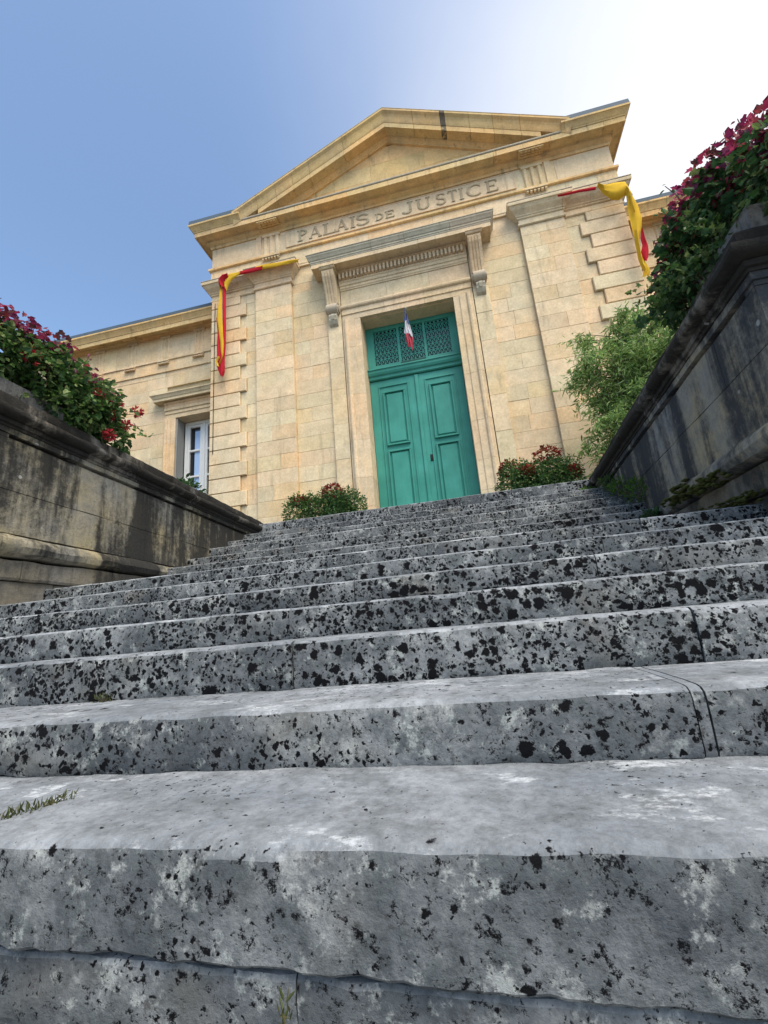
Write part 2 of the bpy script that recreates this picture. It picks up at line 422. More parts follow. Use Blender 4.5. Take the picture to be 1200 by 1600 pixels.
BL = []                                        # ashlar specs
RZ = [2.085 + .3053*i for i in range(-1, 20)]
def rows(z0, z1):
    for i, a in enumerate(RZ):
        lo, hi = max(a, z0), min(a+.3053, z1)
        if hi - lo > .06: yield i, lo, hi
def course(x0, x1, y, z0, z1, n, lim=None):
    xs = [x0]
    for k in range(1, n): xs.append(x0 + (x1-x0)*(k + random.uniform(-.22, .22))/n)
    xs.append(x1)
    for k in range(n): BL.append((xs[k], xs[k+1], y, z0, z1))
LONGROW = lambda i: (i % 2 == 1)
ztop = 7.80
for s in (-1, 1):
    for i, a, c in rows(1.78, ztop):
        lng = (i % 2 == 0) if True else 0
        # quoin stones
        qx = 3.435 if lng else 3.575
        q = B(); q.cbox(min(s*qx, s*W), max(s*qx, s*W), -.082, .99, a+.006, c-.006, .010, .012)
        q.done('quoin_stone', M['ashlar'], CH)
        zs = (3.2, qx-.006)
        BL.append((min(s*zs[0], s*zs[1]), max(s*zs[0], s*zs[1]), -.03, a, c))
        # pilaster stones
        n = 1 if (i % 2 and random.random() < .5) else 2
        course(min(s*2.38, s*3.2), max(s*2.38, s*3.2), -.085, a, c, n)
        # bay between pilaster and door
        course(min(s*1.62, s*2.38), max(s*1.62, s*2.38), 0.0, a, c, 2 if random.random() < .45 else 1)
    for a, c in ((7.802, 8.24),):
        course(min(s*1.62, s*2.38), max(s*1.62, s*2.38), 0.0, a, c, 1)
    # flat strip beside the door, below the console
    zz = 1.8
    while zz < 8.2:
        h = random.uniform(.55, .8); h = min(h, 8.2-zz)
        BL.append((min(s*1.325, s*1.617), max(s*1.325, s*1.617), -.055, zz, zz+h)); zz += h
BL.append((-1.32, 1.32, .0, 8.0, 8.24))
# wings: y = 1.0
WY = 1.0
wg = B()
wg.box(-14, -6.12, 1.035, 1.5, 1.5, 8.1); wg.box(-6.118, -4.2, 1.035, 1.5, 6.10, 8.1); wg.box(-6.118, -5.83, 1.035, 1.5, 1.5, 6.098); wg.box(-4.75, -4.2, 1.035, 1.5, 1.5, 6.098)
wg.box(-5.828, -4.752, 1.035, 1.5, 1.5, 3.7)
wg.box(4.2, 14, 1.035, 1.5, 1.5, 8.1)
wg.box(-14, -13.6, 1.502, 9, 1.5, 8.1); wg.box(13.6, 14, 1.502, 9, 1.5, 8.1)
wg.done('wing_wall', M['joint'], CH)
WB = []
for i, a, c in rows(2.0, 7.10):
    xs = -4.26; first = True
    while xs > -13.9:
        w = random.uniform(.6, 1.05); x1 = max(xs-w, -13.95)
        segs = [(x1, xs)]
        if c > 2.0 and a < 6.40:
            segs = []
            for lo, hi in ((x1, min(xs, -6.13)), (max(x1, -4.47), xs)):
                if hi-lo > .05: segs.append((lo, hi))
        for lo, hi in segs: WB.append((lo, hi, WY, a, c))
        xs = x1
    xs = 4.26
    while xs < 13.9:
        w = random.uniform(.6, 1.05); x1 = min(xs+w, 13.95); WB.append((xs, x1, WY, a, c)); xs = x1
def vis(q):
    x0, x1, y, a, c = q
    if x0 < 0: return c > 3.9 and x0 > -9.6
    return c > 4.6 and x1 < 6.3
indiv = BL + [q for q in WB if vis(q)]
indiv.sort(key=lambda q: -(q[1]-q[0])*(q[4]-q[3])/((q[2]+8)**2))
rest = indiv[295:] + [q for q in WB if not vis(q)]
GAP = .0028
for x0, x1, y, a, c in indiv[:295]:
    k = B(); dy = random.uniform(-.003, .003)
    k.cbox(x0+GAP/2, x1-GAP/2, y+dy, y+.034 if y > .5 else .034, a+GAP/2, c-GAP/2, .0025, .0025)
    k.done('ashlar_block', M['ashlar'], CH, fix=False)
k = B()
for x0, x1, y, a, c in rest: k.cbox(x0+GAP/2, x1-GAP/2, y, y+.034 if y > .5 else .034, a+GAP/2, c-GAP/2, .0025, .0025)
k.done('ashlar_block', M['ashlar'], CH, fix=False, stuff=True)

# pilaster capitals and their return mouldings
capprof = [(-.03, 7.80), (.02, 7.80), (.035, 7.815), (.035, 7.845), (.015, 7.86), (.012, 7.95), (.035, 7.962), (.04, 7.99), (.055, 8.0), (.06, 8.02),
           (.085, 8.05), (.13, 8.10), (.155, 8.145), (.165, 8.165), (.185, 8.17), (.19, 8.215), (.185, 8.235), (-.03, 8.245)]
for s in (-1, 1):
    path = [(s*W, .98), (s*W, -.03), (s*3.2, -.03), (s*3.2, -.085), (s*2.38, -.085), (s*2.38, .03)]
    sweep('pilaster_capital', path, capprof, M['trim'], CH, joints=[1.0+.55, 1.0+1.12], side=-s)
    lead = [(-.03, 8.247), (.19, 8.238), (.195, 8.244), (.195, 8.256), (-.03, 8.268)]
    sweep('capital_flashing', path, lead, M['weathered'], CH, side=-s)
# architrave, taenia, frieze
fp = [(-W, .98), (-W, 0), (W, 0), (W, .98)]
LEN = 2*.98 + 2*W
sweep('architrave_stone', fp, [(-.03, 8.27), (.05, 8.27), (.05, 8.63), (-.03, 8.63)], M['ashlar'], CH, joints=every(LEN, .8, 1.4), gap=.004, side=1)
bq = B(); bq.box(-2.35, 2.35, -.042, .034, 8.215, 8.268); bq.done('architrave_soffit', M['trim'], CH)
sweep('string_course', fp, [(-.03, 8.632), (.075, 8.632), (.095, 8.645), (.095, 8.69), (.02, 8.70), (-.03, 8.70)], M['cornice'], CH, joints=every(LEN, .9, 1.6), side=1)
sweep('frieze_stone', fp, [(-.03, 8.702), (.035, 8.702), (.035, 9.25), (-.03, 9.25)], M['ashlar'], CH, joints=[.98+1.0, .98+1.62, .98+3.35, .98+4.55, .98+6.3, .98+6.88, .98+7.5], gap=.004, side=1)
fr = [(-.03, 9.252), (.06, 9.252), (.065, 9.30), (.05, 9.31), (.06, 9.33), (.12, 9.375), (.125, 9.41), (-.03, 9.41)]
sweep('bed_moulding', fp, fr, M['cornice'], CH, joints=every(LEN, .9, 1.5), side=1)
# raised inscription panel with letters
ip = B(); ip.box(-2.45, 2.45, -.050, -.036, 8.80, 9.20); panel = ip.done('inscription_panel', M['ashlar'], CH)
pf = B()
for x0, x1, z0, z1 in ((-2.47, 2.47, 8.785, 8.80), (-2.47, 2.47, 9.20, 9.215), (-2.47, -2.45, 8.80, 9.20), (2.45, 2.47, 8.80, 9.20)): pf.box(x0, x1, -.058, -.036, z0, z1)
pf.done('panel_border', M['trim'], panel)
def strokes(ch):
    """serif capital on a unit-height box: list of polygons"""
    S = []
    def bar(x0, y0, x1, y1, w):
        d = Vector((x1-x0, y1-y0)).normalized(); n = Vector((-d.y, d.x))*w/2
        S.append([(x0+n.x, y0+n.y), (x0-n.x, y0-n.y), (x1-n.x, y1-n.y), (x1+n.x, y1+n.y)])
    def arc(cx, cy, rx, ry, a0, a1, wt=.13, wn_=.06, n=9):
        for i in range(n):
            t0, t1 = R(a0+(a1-a0)*i/n), R(a0+(a1-a0)*(i+1)/n); q = []
            def w(t): return wn_ + (wt-wn_)*abs(math.cos(t))
            for t, sg in ((t0, 1), (t1, 1), (t1, -1), (t0, -1)):
                q.append((cx+(rx+sg*w(t)/2)*math.cos(t), cy+(ry+sg*w(t)/2)*math.sin(t)))
            S.append(q)
    serif = lambda x, y, w=.30: bar(x-w/2, y, x+w/2, y, .06)
    T, N = .14, .07
    if ch in 'PDEI': bar(.2, 0, .2, 1, T); serif(.2, .03); serif(.2, .97)
    if ch == 'P': arc(.24, .74, .34, .23, 90, -90)
    if ch == 'D': arc(.24, .5, .5, .47, 90, -90)
    if ch == 'E':
        bar(.2, .97, .7, .97, N); bar(.2, .52, .56, .52, N); bar(.2, .03, .74, .03, N)
        bar(.69, .97, .69, .80, N); bar(.73, .03, .73, .22, N); bar(.55, .44, .55, .6, .05)
    if ch == 'A': bar(.12, 0, .46, 1, N); bar(.46, 1, .82, 0, T); bar(.25, .34, .68, .34, N); serif(.12, .03, .26); serif(.82, .03, .28)
    if ch == 'L': bar(.2, 0, .2, 1, T); serif(.2, .97); bar(.05, .03, .72, .03, N); bar(.71, .03, .71, .25, N)
    if ch == 'S': arc(.38, .74, .24, .22, 20, 270, .11, .09); arc(.38, .28, .27, .24, 90, -160, .12, .09)
    if ch == 'J': bar(.5, .25, .5, 1, T); serif(.5, .97); arc(.28, .22, .22, .19, 0, -170, .13, .08)
    if ch == 'U': bar(.18, .35, .18, 1, T); bar(.72, .35, .72, 1, N); serif(.18, .97); serif(.72, .97, .24); arc(.45, .33, .27, .30, 180, 360)
    if ch == 'T': bar(.4, 0, .4, 1, T); serif(.4, .03); bar(.04, .97, .76, .97, N); bar(.05, .97, .05, .8, N); bar(.75, .97, .75, .8, N)
    if ch == 'C': arc(.5, .5, .42, .46, 48, 312, .14, .07, 12); bar(.79, .74, .81, .95, .05)
    return S
def lett(ch, x0, x1, z0, h):
    S = strokes(ch); xs = [p[0] for q in S for p in q]; a, c = min(xs), max(xs)
    k = B()
    for j, q in enumerate(S):
        k.prism([(x0+(p[0]-a)/(c-a)*(x1-x0), z0+p[1]*h) for p in q], -.064-.0006*(j % 7), -.0505)
    k.done('carved_letter', M['letter'], panel, label='carved capital letter ' + ch)
for ch, x0, x1, sm in [('P', -2.195, -1.965, 0), ('A', -1.933, -1.632, 0), ('L', -1.60, -1.317, 0), ('A', -1.308, -1.032, 0), ('I', -.985, -.875, 0), ('S', -.847, -.559, 0),
                   ('D', -.429, -.255, 1), ('E', -.214, -.015, 1), ('J', .147, .385, 0), ('U', .454, .752, 0), ('S', .875, 1.08, 0), ('T', 1.125, 1.315, 0), ('I', 1.35, 1.44, 0),
                   ('C', 1.502, 1.79, 0), ('E', 1.89, 2.13, 0)]:
    lett(ch, x0, x1, 8.855 if not sm else 8.87, .29 if not sm else .175)
# triglyphs, guttae, mutules
def triglyph(xc, y, z0, z1, w, zs, yo, so_):
    t = B(); n = 3; fw = w/ (n*1.0)
    t.box(xc-w/2, xc+w/2, y+.012, y+.034, z0, z1)
    for i in range(n):
        a = xc-w/2+i*fw
        prof = [(a+.02, y+.011), (a+.045, y-.022), (a+fw-.045, y-.022), (a+fw-.02, y+.011)]
        v = [(x, yy, z0) for x, yy in prof] + [(x, yy, z1-.06) for x, yy in prof]
        t.add(v, [(0, 1, 2, 3), (7, 6, 5, 4), (0, 4, 5, 1), (1, 5, 6, 2), (2, 6, 7, 3), (3, 7, 4, 0)])
    t.box(xc-w/2, xc+w/2, y-.028, y+.011, z1-.058, z1)
    tr = t.done('triglyph', M['ashlar'], CH)
    gu = B(); gu.box(xc-w/2, xc+w/2, y-.085, y-.02, z0-.11, z0-.085)
    for i in range(6):
        c = xc - w/2 + w*(i+.5)/6
        gu.xprism([(y-.02, z0-.112), (y-.06, z0-.112), (y-.075, z0-.16), (y-.02, z0-.16)], c-.02, c+.02)
    gu.done('guttae', M['trim'], tr)
    mu = B(); mu.box(xc-w/2-.03, xc+w/2+.03, yo-so_, yo-.13, zs-.028, zs-.002)
    for i in range(6):
        for j in range(3):
            c = xc - w/2 + w*(i+.5)/6; yy = yo-.16-j*(so_-.19)/2.4
            mu.box(c-.02, c+.02, yy-.03, yy, zs-.05, zs-.029)
    mu.done('mutule', M['cornice'], CH)
for s in (-1, 1): triglyph(s*2.82, -.05, 8.705, 9.25, .42, 9.41, 0, .30)
for s in (-1, 1):
    e = B(); e.box(s*3.12-.06, s*3.12+.06, -.06, -.034, 8.703, 9.25); e.done('frieze_fillet', M['trim'], CH)

# main cornice: full ends with gutter moulding, plain corona below the tympanum
corona = [(-.03, 9.412), (.13, 9.412), (.135, 9.43), (.29, 9.435), (.29, 9.418), (.315, 9.418), (.315, 9.535), (-.03, 9.545)]
js = every(LEN, .85, 1.25)
sweep('corona_stone', fp, corona, M['cornice'], CH, joints=js, gap=.005, side=1)
cyma = [(-.03, 9.547), (.325, 9.538), (.332, 9.56), (.345, 9.575), (.36, 9.60), (.385, 9.635), (.405, 9.655), (.418, 9.66), (.42, 9.70), (-.03, 9.715)]
for s in (-1, 1):
    sweep('gutter_moulding', [(s*W, .98), (s*W, 0), (s*3.42, 0)], cyma, M['cornice'], CH, joints=[1.75], side=-s)
    sweep('zinc_flashing', [(s*W, .98), (s*W, 0), (s*3.50, 0)], [(-.03, 9.717), (.41, 9.703), (.414, 9.708), (.405, 9.81), (-.03, 9.86)], M['zinc'], CH, side=-s)
bq = B(); bq.xprism([(-.32, 9.546), (-.33, 9.56), (-.33, 9.585), (.2, 9.62), (.2, 9.55)], -3.417, 3.417); bq.done('cornice_capping', M['weathered'], CH)
# tympanum
SL = (11.44-9.72)/3.62
tri = [(-3.3, 9.58), (3.3, 9.58), (0, 9.58+3.3*SL)]
ty = B(); ty.prism(tri, .03, .3); tym = ty.done('tympanum', M['ashlar'], CH)
zt = 9.63; TB = []
for i, h in enumerate((.42, .42, .42)):
    z0, z1 = zt+.42*i, zt+.42*(i+1)-.004
    xa = lambda z: max(.02, (11.0-z)/SL)
    cuts = [-1.0, .2, 1.15] if i == 0 else [-.45, .75] if i == 1 else [.0]
    cuts = [c for c in cuts if abs(c) < xa(z0)-.3]
    xs = [None]+cuts+[None]
    for j in range(len(xs)-1):
        l0 = -xa(z0) if xs[j] is None else xs[j]+.002; l1 = -xa(z1) if xs[j] is None else xs[j]+.002
        r0 = xa(z0) if xs[j+1] is None else xs[j+1]-.002; r1 = xa(z1) if xs[j+1] is None else xs[j+1]-.002
        q = B(); q.prism([(l0, z0), (r0, z0), (r1, z1), (l1, z1)], -.002-.004*random.random(), .028); q.done('tympanum_block', M['cornice'], tym)
# raking cornice; profile (out, perpendicular height below the top edge)
ca = math.cos(math.atan(SL)); 
def rake(name, s, prof, x_lo, x_hi, mat, mitre=True):
    """stones of the slope between |x| = x_lo (upper) and x_hi (lower)"""
    v = []
    for xx in (x_lo, x_hi):
        for o, d in prof: v.append((s*xx, -o, 11.44 - xx*SL - d/ca))
    m = len(prof)
    f = [tuple(range(m)), tuple(range(2*m-1, m-1, -1))] + [(k, (k+1) % m, m+(k+1) % m, m+k) for k in range(m)]
    return part(name, v, f, mat, CH)
rcy = [(-.25, 0.0), (.42, 0.0), (.42, .045), (.405, .06), (.375, .09), (.355, .14), (.342, .19), (.335, .215), (.322, .25), (-.25, .25)]
rco = [(-.25, .252), (.315, .252), (.315, .365), (.29, .365), (.29, .35), (.12, .35), (-.25, .35)]
rbd = [(-.02, .352), (.115, .352), (.10, .385), (.06, .42), (.05, .455), (-.02, .455)]
for s in (-1, 1):
    cuts = [0.0] + ([.62, 1.18, 1.28, 1.75, 2.2, 2.7] if s > 0 else [.95, 1.75, 2.15, 2.55, 3.0]) + [3.60]
    for i in range(len(cuts)-1):
        a, c = cuts[i] + (.003 if i else 0), cuts[i+1] - .003
        dark = (s > 0 and abs(cuts[i]-1.18) < .01)
        rake('raking_moulding', s, rcy, a, min(c, 3.585), M['stain'] if dark else M['cornice'])
        if i < len(cuts)-2 or True: rake('raking_corona', s, rco, a, min(c, 3.05) if c > 3.05 else c, M['stain'] if dark else M['cornice']) if a < 3.0 else None
    rake('raking_bed_moulding', s, rbd, 0, 2.6, M['cornice'])
    rake('raking_flashing', s, [(-.25, -.012), (.425, -.012), (.425, -.001), (-.25, -.001)], 0, 3.60, M['weathered'])
# roofs
rf = B()
rf.add([(-3.9, .26, 9.60), (3.9, .26, 9.60), (0, .26, 11.42), (-3.9, 9, 9.60), (3.9, 9, 9.60), (0, 9, 11.42)], [(0, 1, 2), (5, 4, 3), (0, 2, 5, 3), (1, 4, 5, 2), (0, 3, 4, 1)])
rf.done('pediment_roof', M['roof'], CH)
# wing entablatures
for s in (-1, 1):
    x0, x1 = s*4.27, s*14.0
    wp = [(x0, WY), (x1, WY)]; wl = 9.7; sd_ = s
    jj = lambda a, c: every(wl, a, c)
    sweep('wing_architrave', wp, [(-.03, 7.10), (.03, 7.105), (.03, 7.40), (-.03, 7.40)], M['ashlar'], CH, joints=jj(1.1, 1.8), side=sd_)
    sweep('wing_string_course', wp, [(-.03, 7.402), (.05, 7.402), (.06, 7.41), (.06, 7.445), (-.03, 7.455)], M['trim'], CH, joints=jj(1.3, 2), side=sd_)
    sweep('wing_frieze', wp, [(-.03, 7.457), (.02, 7.457), (.02, 8.11), (-.03, 8.11)], M['ashlar'], CH, joints=jj(.9, 1.3), side=sd_)
    sweep('wing_bed_moulding', wp, [(-.03, 8.112), (.05, 8.112), (.055, 8.14), (.09, 8.16), (.10, 8.18), (-.03, 8.18)], M['cornice'], CH, joints=jj(1.2, 2), side=sd_)
    sweep('wing_corona', wp, [(-.03, 8.182), (.28, 8.182), (.28, 8.09), (.31, 8.09), (.31, 8.20), (-.03, 8.21)], M['cornice'], CH, joints=jj(.9, 1.4), gap=.005, side=sd_)
    sweep('wing_gutter_moulding', wp, [(-.03, 8.212), (.32, 8.203), (.33, 8.23), (.345, 8.26), (.375, 8.31), (.40, 8.335), (.40, 8.372), (-.03, 8.375)], M['cornice'], CH, joints=jj(.9, 1.4), gap=.005, side=sd_)
    sweep('wing_roof_edge', wp, [(-.03, 8.377), (.392, 8.376), (.396, 8.38), (.392, 8.465), (.30, 8.50), (-.03, 8.55)], M['zinc'], CH, joints=jj(1.9, 2.1), side=sd_)
    w2 = B(); a_, c_ = min(x0, x1), max(x0, x1)
    w2.xprism([(1.03, 8.38), (1.03, 8.54), (5.0, 9.9), (9, 8.6), (9, 8.38)], a_, c_); w2.done('wing_roof', M['roof'], CH)
for xc in (-5.26, -6.22, -7.18, -8.14): triglyph(xc, WY-.03, 7.46, 8.11, .30, 8.18, WY, .27)
for xc in (5.3, 6.26): triglyph(xc, WY-.03, 7.46, 8.11, .30, 8.18, WY, .27)

b = B(); b.tube([(-4.16, -.092, 7.72), (-4.162, -.092, 6.0), (-4.158, -.092, 4.15)], .007, 5); b.done('cable', M['iron'], CH)
# door surround: jambs and lintel (profile across the jamb: distance from opening edge, y)
def jamb(s, z0, z1, nm):
    pr = [(0, .42), (0, -.05), (.115, -.05), (.118, -.068), (.245, -.068), (.25, -.085), (.268, -.105), (.30, -.112), (.325, -.10), (.335, -.06), (.375, -.055), (.375, .033), (.10, .033), (.10, .42)]
    v = [(s*(.935+d), y, z0) for d, y in pr] + [(s*(.935+d), y, z1) for d, y in pr]; m = len(pr)
    part(nm, v, [tuple(range(m)), tuple(range(2*m-1, m-1, -1))] + [(k, (k+1) % m, m+(k+1) % m, m+k) for k in range(m)], M['trim'], CH)
for s in (-1, 1):
    zz = 2.03
    for h in (.62, .55, .75, .95, 1.05, .67):
        jamb(s, zz+.002, min(zz+h, 6.598)-.002, 'door_jamb_stone'); zz += h
        if zz >= 6.59: break
# lintel mouldings, mitred as a swept head
head = [(-.05, 6.602, 6.72), (-.068, 6.722, 6.845), (-.085, 6.847, 6.87), (-.108, 6.872, 6.93), (-.06, 6.932, 6.97)]
for j in range(3):
    x0, x1 = (-1.31, -.42, .38)[j]+.002, (-.42, .38, 1.31)[j]-.002
    prof = [(.034, 6.602), (-.05, 6.602), (-.05, 6.72), (-.068, 6.723), (-.068, 6.84), (-.085, 6.845), (-.105, 6.865), (-.112, 6.895), (-.10, 6.92), (-.06, 6.932), (-.055, 6.972), (.034, 6.972)]
    q = B(); q.xprism(prof, x0, x1); q.done('lintel_stone', M['trim'], CH)
for j, (x0, x1) in enumerate(((-1.31, -.35), (-.346, .52), (.524, 1.31))):
    q = B(); q.box(x0, x1, -.05, .034, 6.976, 7.30); q.done('door_frieze_stone', M['trim'], CH)
q = B(); q.xprism([(.034, 7.304), (-.065, 7.304), (-.07, 7.325), (-.085, 7.34), (-.085, 7.39), (-.105, 7.40), (-.11, 7.455), (-.13, 7.47), (-.13, 7.49), (.034, 7.49)], -1.31, 1.31); q.done('door_moulding', M['trim'], CH)
q = B(); q.box(-1.31, 1.31, -.12, .034, 7.492, 7.66)
x = -1.29
while x < 1.27: q.box(x, x+.040, -.19, -.119, 7.51, 7.645); x += .078
q.done('dentil_row', M['trim'], CH)
DC = [(-.0, 7.662)]
dpath = [(-1.42, .03), (-1.42, 0), (1.42, 0), (1.42, .03)]
for nm, prof, mt in (('door_cornice_bed', [(-.02, 7.662), (.13, 7.662), (.17, 7.685), (.175, 7.71), (-.02, 7.71)], 'trim'),
                 ('door_cornice_corona', [(-.02, 7.712), (.36, 7.722), (.36, 7.712), (.385, 7.712), (.385, 7.80), (-.02, 7.81)], 'trim'),
                 ('door_cornice_moulding', [(-.02, 7.812), (.39, 7.803), (.395, 7.83), (.405, 7.84), (.405, 7.87), (.42, 7.885), (.44, 7.93), (.455, 7.955), (.46, 7.985), (-.02, 8.01)], 'weathered')):
    sweep(nm, dpath, prof, M[mt], CH, joints=[.98, 1.86, 2.2] if nm.endswith('corona') else [.93, 1.6, 2.5], gap=.005, side=1)
sweep('door_cornice_flashing', dpath, [(-.02, 8.012), (.465, 7.987), (.47, 7.992), (.47, 8.002), (-.02, 8.03)], M['weathered'], CH, side=1)
# consoles
def console(xc):
    w = .125
    pts = [(.034, 7.64), (-.36, 7.64), (-.365, 7.60), (-.335, 7.50), (-.26, 7.36), (-.19, 7.20), (-.145, 7.05), (-.13, 6.98), (.034, 6.98)]
    c = B(); c.xprism(pts, xc-w, xc+w)
    body = c.done('console', M['trim'], CH)
    ab = B(); ab.xprism([(.034, 7.645), (-.385, 7.645), (-.40, 7.665), (-.40, 7.68), (-.42, 7.69), (-.42, 7.711), (.034, 7.711)], xc-w-.035, xc+w+.035); ab.done('abacus', M['trim'], body)
    for i in range(4):                           # raised reeds on the front
        a = xc-w+.018+i*.058; r_ = B()
        pp = [(y-.016, z) for y, z in pts[2:8]]; qq = [(y+.004, z) for y, z in pts[2:8]]
        r_.xprism(pp+qq[::-1], a, a+.04); r_.done('reed', M['trim'], body)
    v = B(); n = 16                              # volute
    cy, cz, rr = -.115, 6.86, .115
    ring = [(cy+rr*math.cos(2*math.pi*k/n)*(1 if k else 1), cz+rr*math.sin(2*math.pi*k/n)) for k in range(n)]
    v.xprism(ring, xc-w+.012, xc+w-.012)
    ring2 = [(cy+.07*math.cos(2*math.pi*k/n), cz+.07*math.sin(2*math.pi*k/n)) for k in range(n)]
    v.xprism(ring2, xc-w-.014, xc+w+.014)
    v.done('volute', M['weathered'], body, smooth=True)
    l = B()
    l.xprism([(-.056, 6.752), (-.15, 6.74), (-.165, 6.69), (-.15, 6.60), (-.11, 6.53), (-.056, 6.49)], xc-.085, xc+.085)
    l.xprism([(-.056, 6.74), (-.17, 6.73), (-.185, 6.68), (-.165, 6.61), (-.056, 6.56)], xc-.03, xc+.03)
    for s2 in (-1, 1): l.xprism([(-.056, 6.72), (-.16, 6.72), (-.175, 6.68), (-.15, 6.62), (-.056, 6.58)], xc+s2*.06-.018, xc+s2*.06+.018)
    l.done('acanthus_foot', M['weathered'], body)
for s in (-1, 1): console(s*1.475)

# door
DY = .35
dr = B(); dr.box(-.934, .934, DY+.05, DY+.07, 2.05, 6.584); door = dr.done('door', M['dgreen'], CH)
def leaf(s):
    x0, x1 = (-.925, .0185) if s < 0 else (.0215, .925)
    L = B(); L.box(x0, x1, DY, DY+.049, 2.08, 5.33); lf = L.done('door_leaf', M['door'], door)
    cx = (x0+x1)/2; hw = .305
    def frame(a, c, z0, z1, w, y0, y1, nm):
        f = B()
        f.cbox(a, c, y0, y1, z1-w, z1, .006); f.cbox(a, c, y0, y1, z0, z0+w, .006); f.cbox(a, a+w, y0, y1, z0+w+.001, z1-w-.001, .006); f.cbox(c-w, c, y0, y1, z0+w+.001, z1-w-.001, .006)
        f.done(nm, M['door'], lf)
    frame(cx-hw, cx+hw, 2.16, 5.2, .028, DY-.022, DY-.001, 'bead_frame')
    for z0, z1 in ((3.90, 5.06), (2.28, 3.80)):
        frame(cx-.225, cx+.225, z0, z1, .035, DY-.045, DY-.001, 'panel_moulding')
        p = B(); p.cbox(cx-.17, cx+.17, DY-.028, DY-.001, z0+.055, z1-.055, .02); p.done('raised_panel', M['door'], lf)
    return lf
lf1 = leaf(-1); lf2 = leaf(1)
q = B(); q.cbox(-.02, .055, DY-.03, DY-.0015, 2.09, 5.32, .01); q.done('meeting_strip', M['door'], lf2)
q = B(); q.cbox(.115, .165, DY-.012, DY-.001, 3.47, 3.60, .004); q.done('lock_plate', M['iron'], lf2)
q = B(); q.tube([(.14, DY-.012, 3.52), (.14, DY-.05, 3.52)], .014, 8); q.tube([(.14, DY-.05, 3.52), (.14, DY-.055, 3.46)], .009, 6); q.done('key', M['iron'], lf2)
# transom bar and fanlight
q = B(); q.xprism([(DY+.049, 5.34), (DY-.03, 5.345), (DY-.05, 5.36), (DY-.055, 5.41), (DY-.085, 5.43), (DY-.105, 5.47), (DY-.11, 5.52), (DY-.13, 5.53), (DY-.13, 5.555), (DY+.049, 5.57)], -.932, .932); tb = q.done('transom_bar', M['door'], door)
q = B()
GX = [(-.775, -.285), (-.235, .255), (.30, .785)]
q.box(-.93, .93, DY, DY+.048, 5.575, 5.69); q.box(-.93, .93, DY, DY+.048, 6.49, 6.583)
xs = [-.93] + [v for g in GX for v in g] + [.93]
for i in range(0, 8, 2): q.box(xs[i], xs[i+1], DY, DY+.048, 5.691, 6.489)
fan = q.done('fanlight_frame', M['door'], door)
for (a, c) in GX:
    q = B(); q.box(a, c, DY+.040, DY+.047, 5.691, 6.489); q.done('fanlight_pane', M['glass'], fan)
    gr = B(); nx, nz_ = 6, 5; wx, hz = (c-a)/nx, .70/nz_
    for i in range(nx):
        cx = a + wx*(i+.5)
        gr.box(cx-.006, cx+.006, DY+.012, DY+.024, 5.692, 6.488)
        for j in range(nz_):
            z0 = 5.70 + hz*j
            for s2 in (-1, 1):
                pts = [(cx+s2*.004, DY+.014, z0+.01), (cx+s2*wx*.40, DY+.014, z0+.035), (cx+s2*wx*.42, DY+.014, z0+.07), (cx+s2*wx*.16, DY+.014, z0+.10), (cx+s2*wx*.30, DY+.014, z0+.125)]
                gr.tube(pts, .0075, 4)
            gr.tube([(cx, DY+.008, z0+.085), (cx, DY+.006, z0+.125)], [.016, .006], 6)
        for s2 in (-1, 1): gr.tube([(cx-s2*wx/2, DY+.014, 6.40), (cx+s2*wx/2, DY+.014, 6.487)], .007, 4)
    for j in range(nz_+1): gr.box(a, c, DY+.026, DY+.034, 5.697+hz*j-.006, 5.697+hz*j+.006)
    gr.done('grille', M['door'], fan)
q = B(); q.box(-.25, .26, DY-.02, DY-.001, 5.58, 5.67); q.done('sill_strip', M['dgreen'], fan)
q = B(); q.cbox(-1.0, 1.0, -.12, .42, 2.0, 2.078, .012); q.done('door_threshold', M['weathered'], CH)

# wing window
wx0, wx1 = -5.825, -4.755
for s2, a, c in ((-1, -6.11, -5.83), (1, -4.75, -4.47)):
    pr = B(); edge = -5.83 if s2 < 0 else -4.75
    prof = [(0, 1.40), (0, .955), (.11, .955), (.115, .935), (.19, .935), (.20, .91), (.25, .90), (.28, .93), (.28, 1.034), (.05, 1.034), (.05, 1.40)]
    zz = 3.7
    for h in (.75, .68, .64):
        v = [(edge+s2*d, y, zz+.002) for d, y in prof] + [(edge+s2*d, y, zz+h-.002) for d, y in prof]; m = len(prof)
        part('window_jamb_stone', v, [tuple(range(m)), tuple(range(2*m-1, m-1, -1))] + [(k, (k+1) % m, m+(k+1) % m, m+k) for k in range(m)], M['trim'], CH); zz += h
q = B(); q.xprism([(1.40, 5.772), (.955, 5.772), (.955, 5.88), (.935, 5.885), (.935, 5.96), (.91, 5.97), (.90, 6.02), (.93, 6.05), (1.034, 6.05), (1.034, 5.82), (1.40, 5.82)], -6.11, -4.47); q.done('window_lintel', M['trim'], CH)
q = B(); q.xprism([(1.034, 6.052), (.93, 6.052), (.92, 6.12), (.90, 6.13), (.88, 6.17), (1.034, 6.19)], -6.12, -4.46); q.done('window_hood_bed', M['trim'], CH)
q = B(); sweep('window_hood', [(-6.13, 1.03), (-6.13, 1.0), (-4.45, 1.0), (-4.45, 1.03)], [(-.03, 6.192), (.19, 6.192), (.19, 6.18), (.21, 6.18), (.21, 6.24), (.225, 6.25), (.25, 6.30), (.275, 6.325), (.275, 6.35), (-.03, 6.38)], M['trim'], CH, side=1)
q = B(); q.box(-5.83, -4.75, 1.39, 1.44, 3.7, 5.80); win = q.done('window', M['black'], CH)
q = B()
fy0, fy1 = 1.27, 1.34
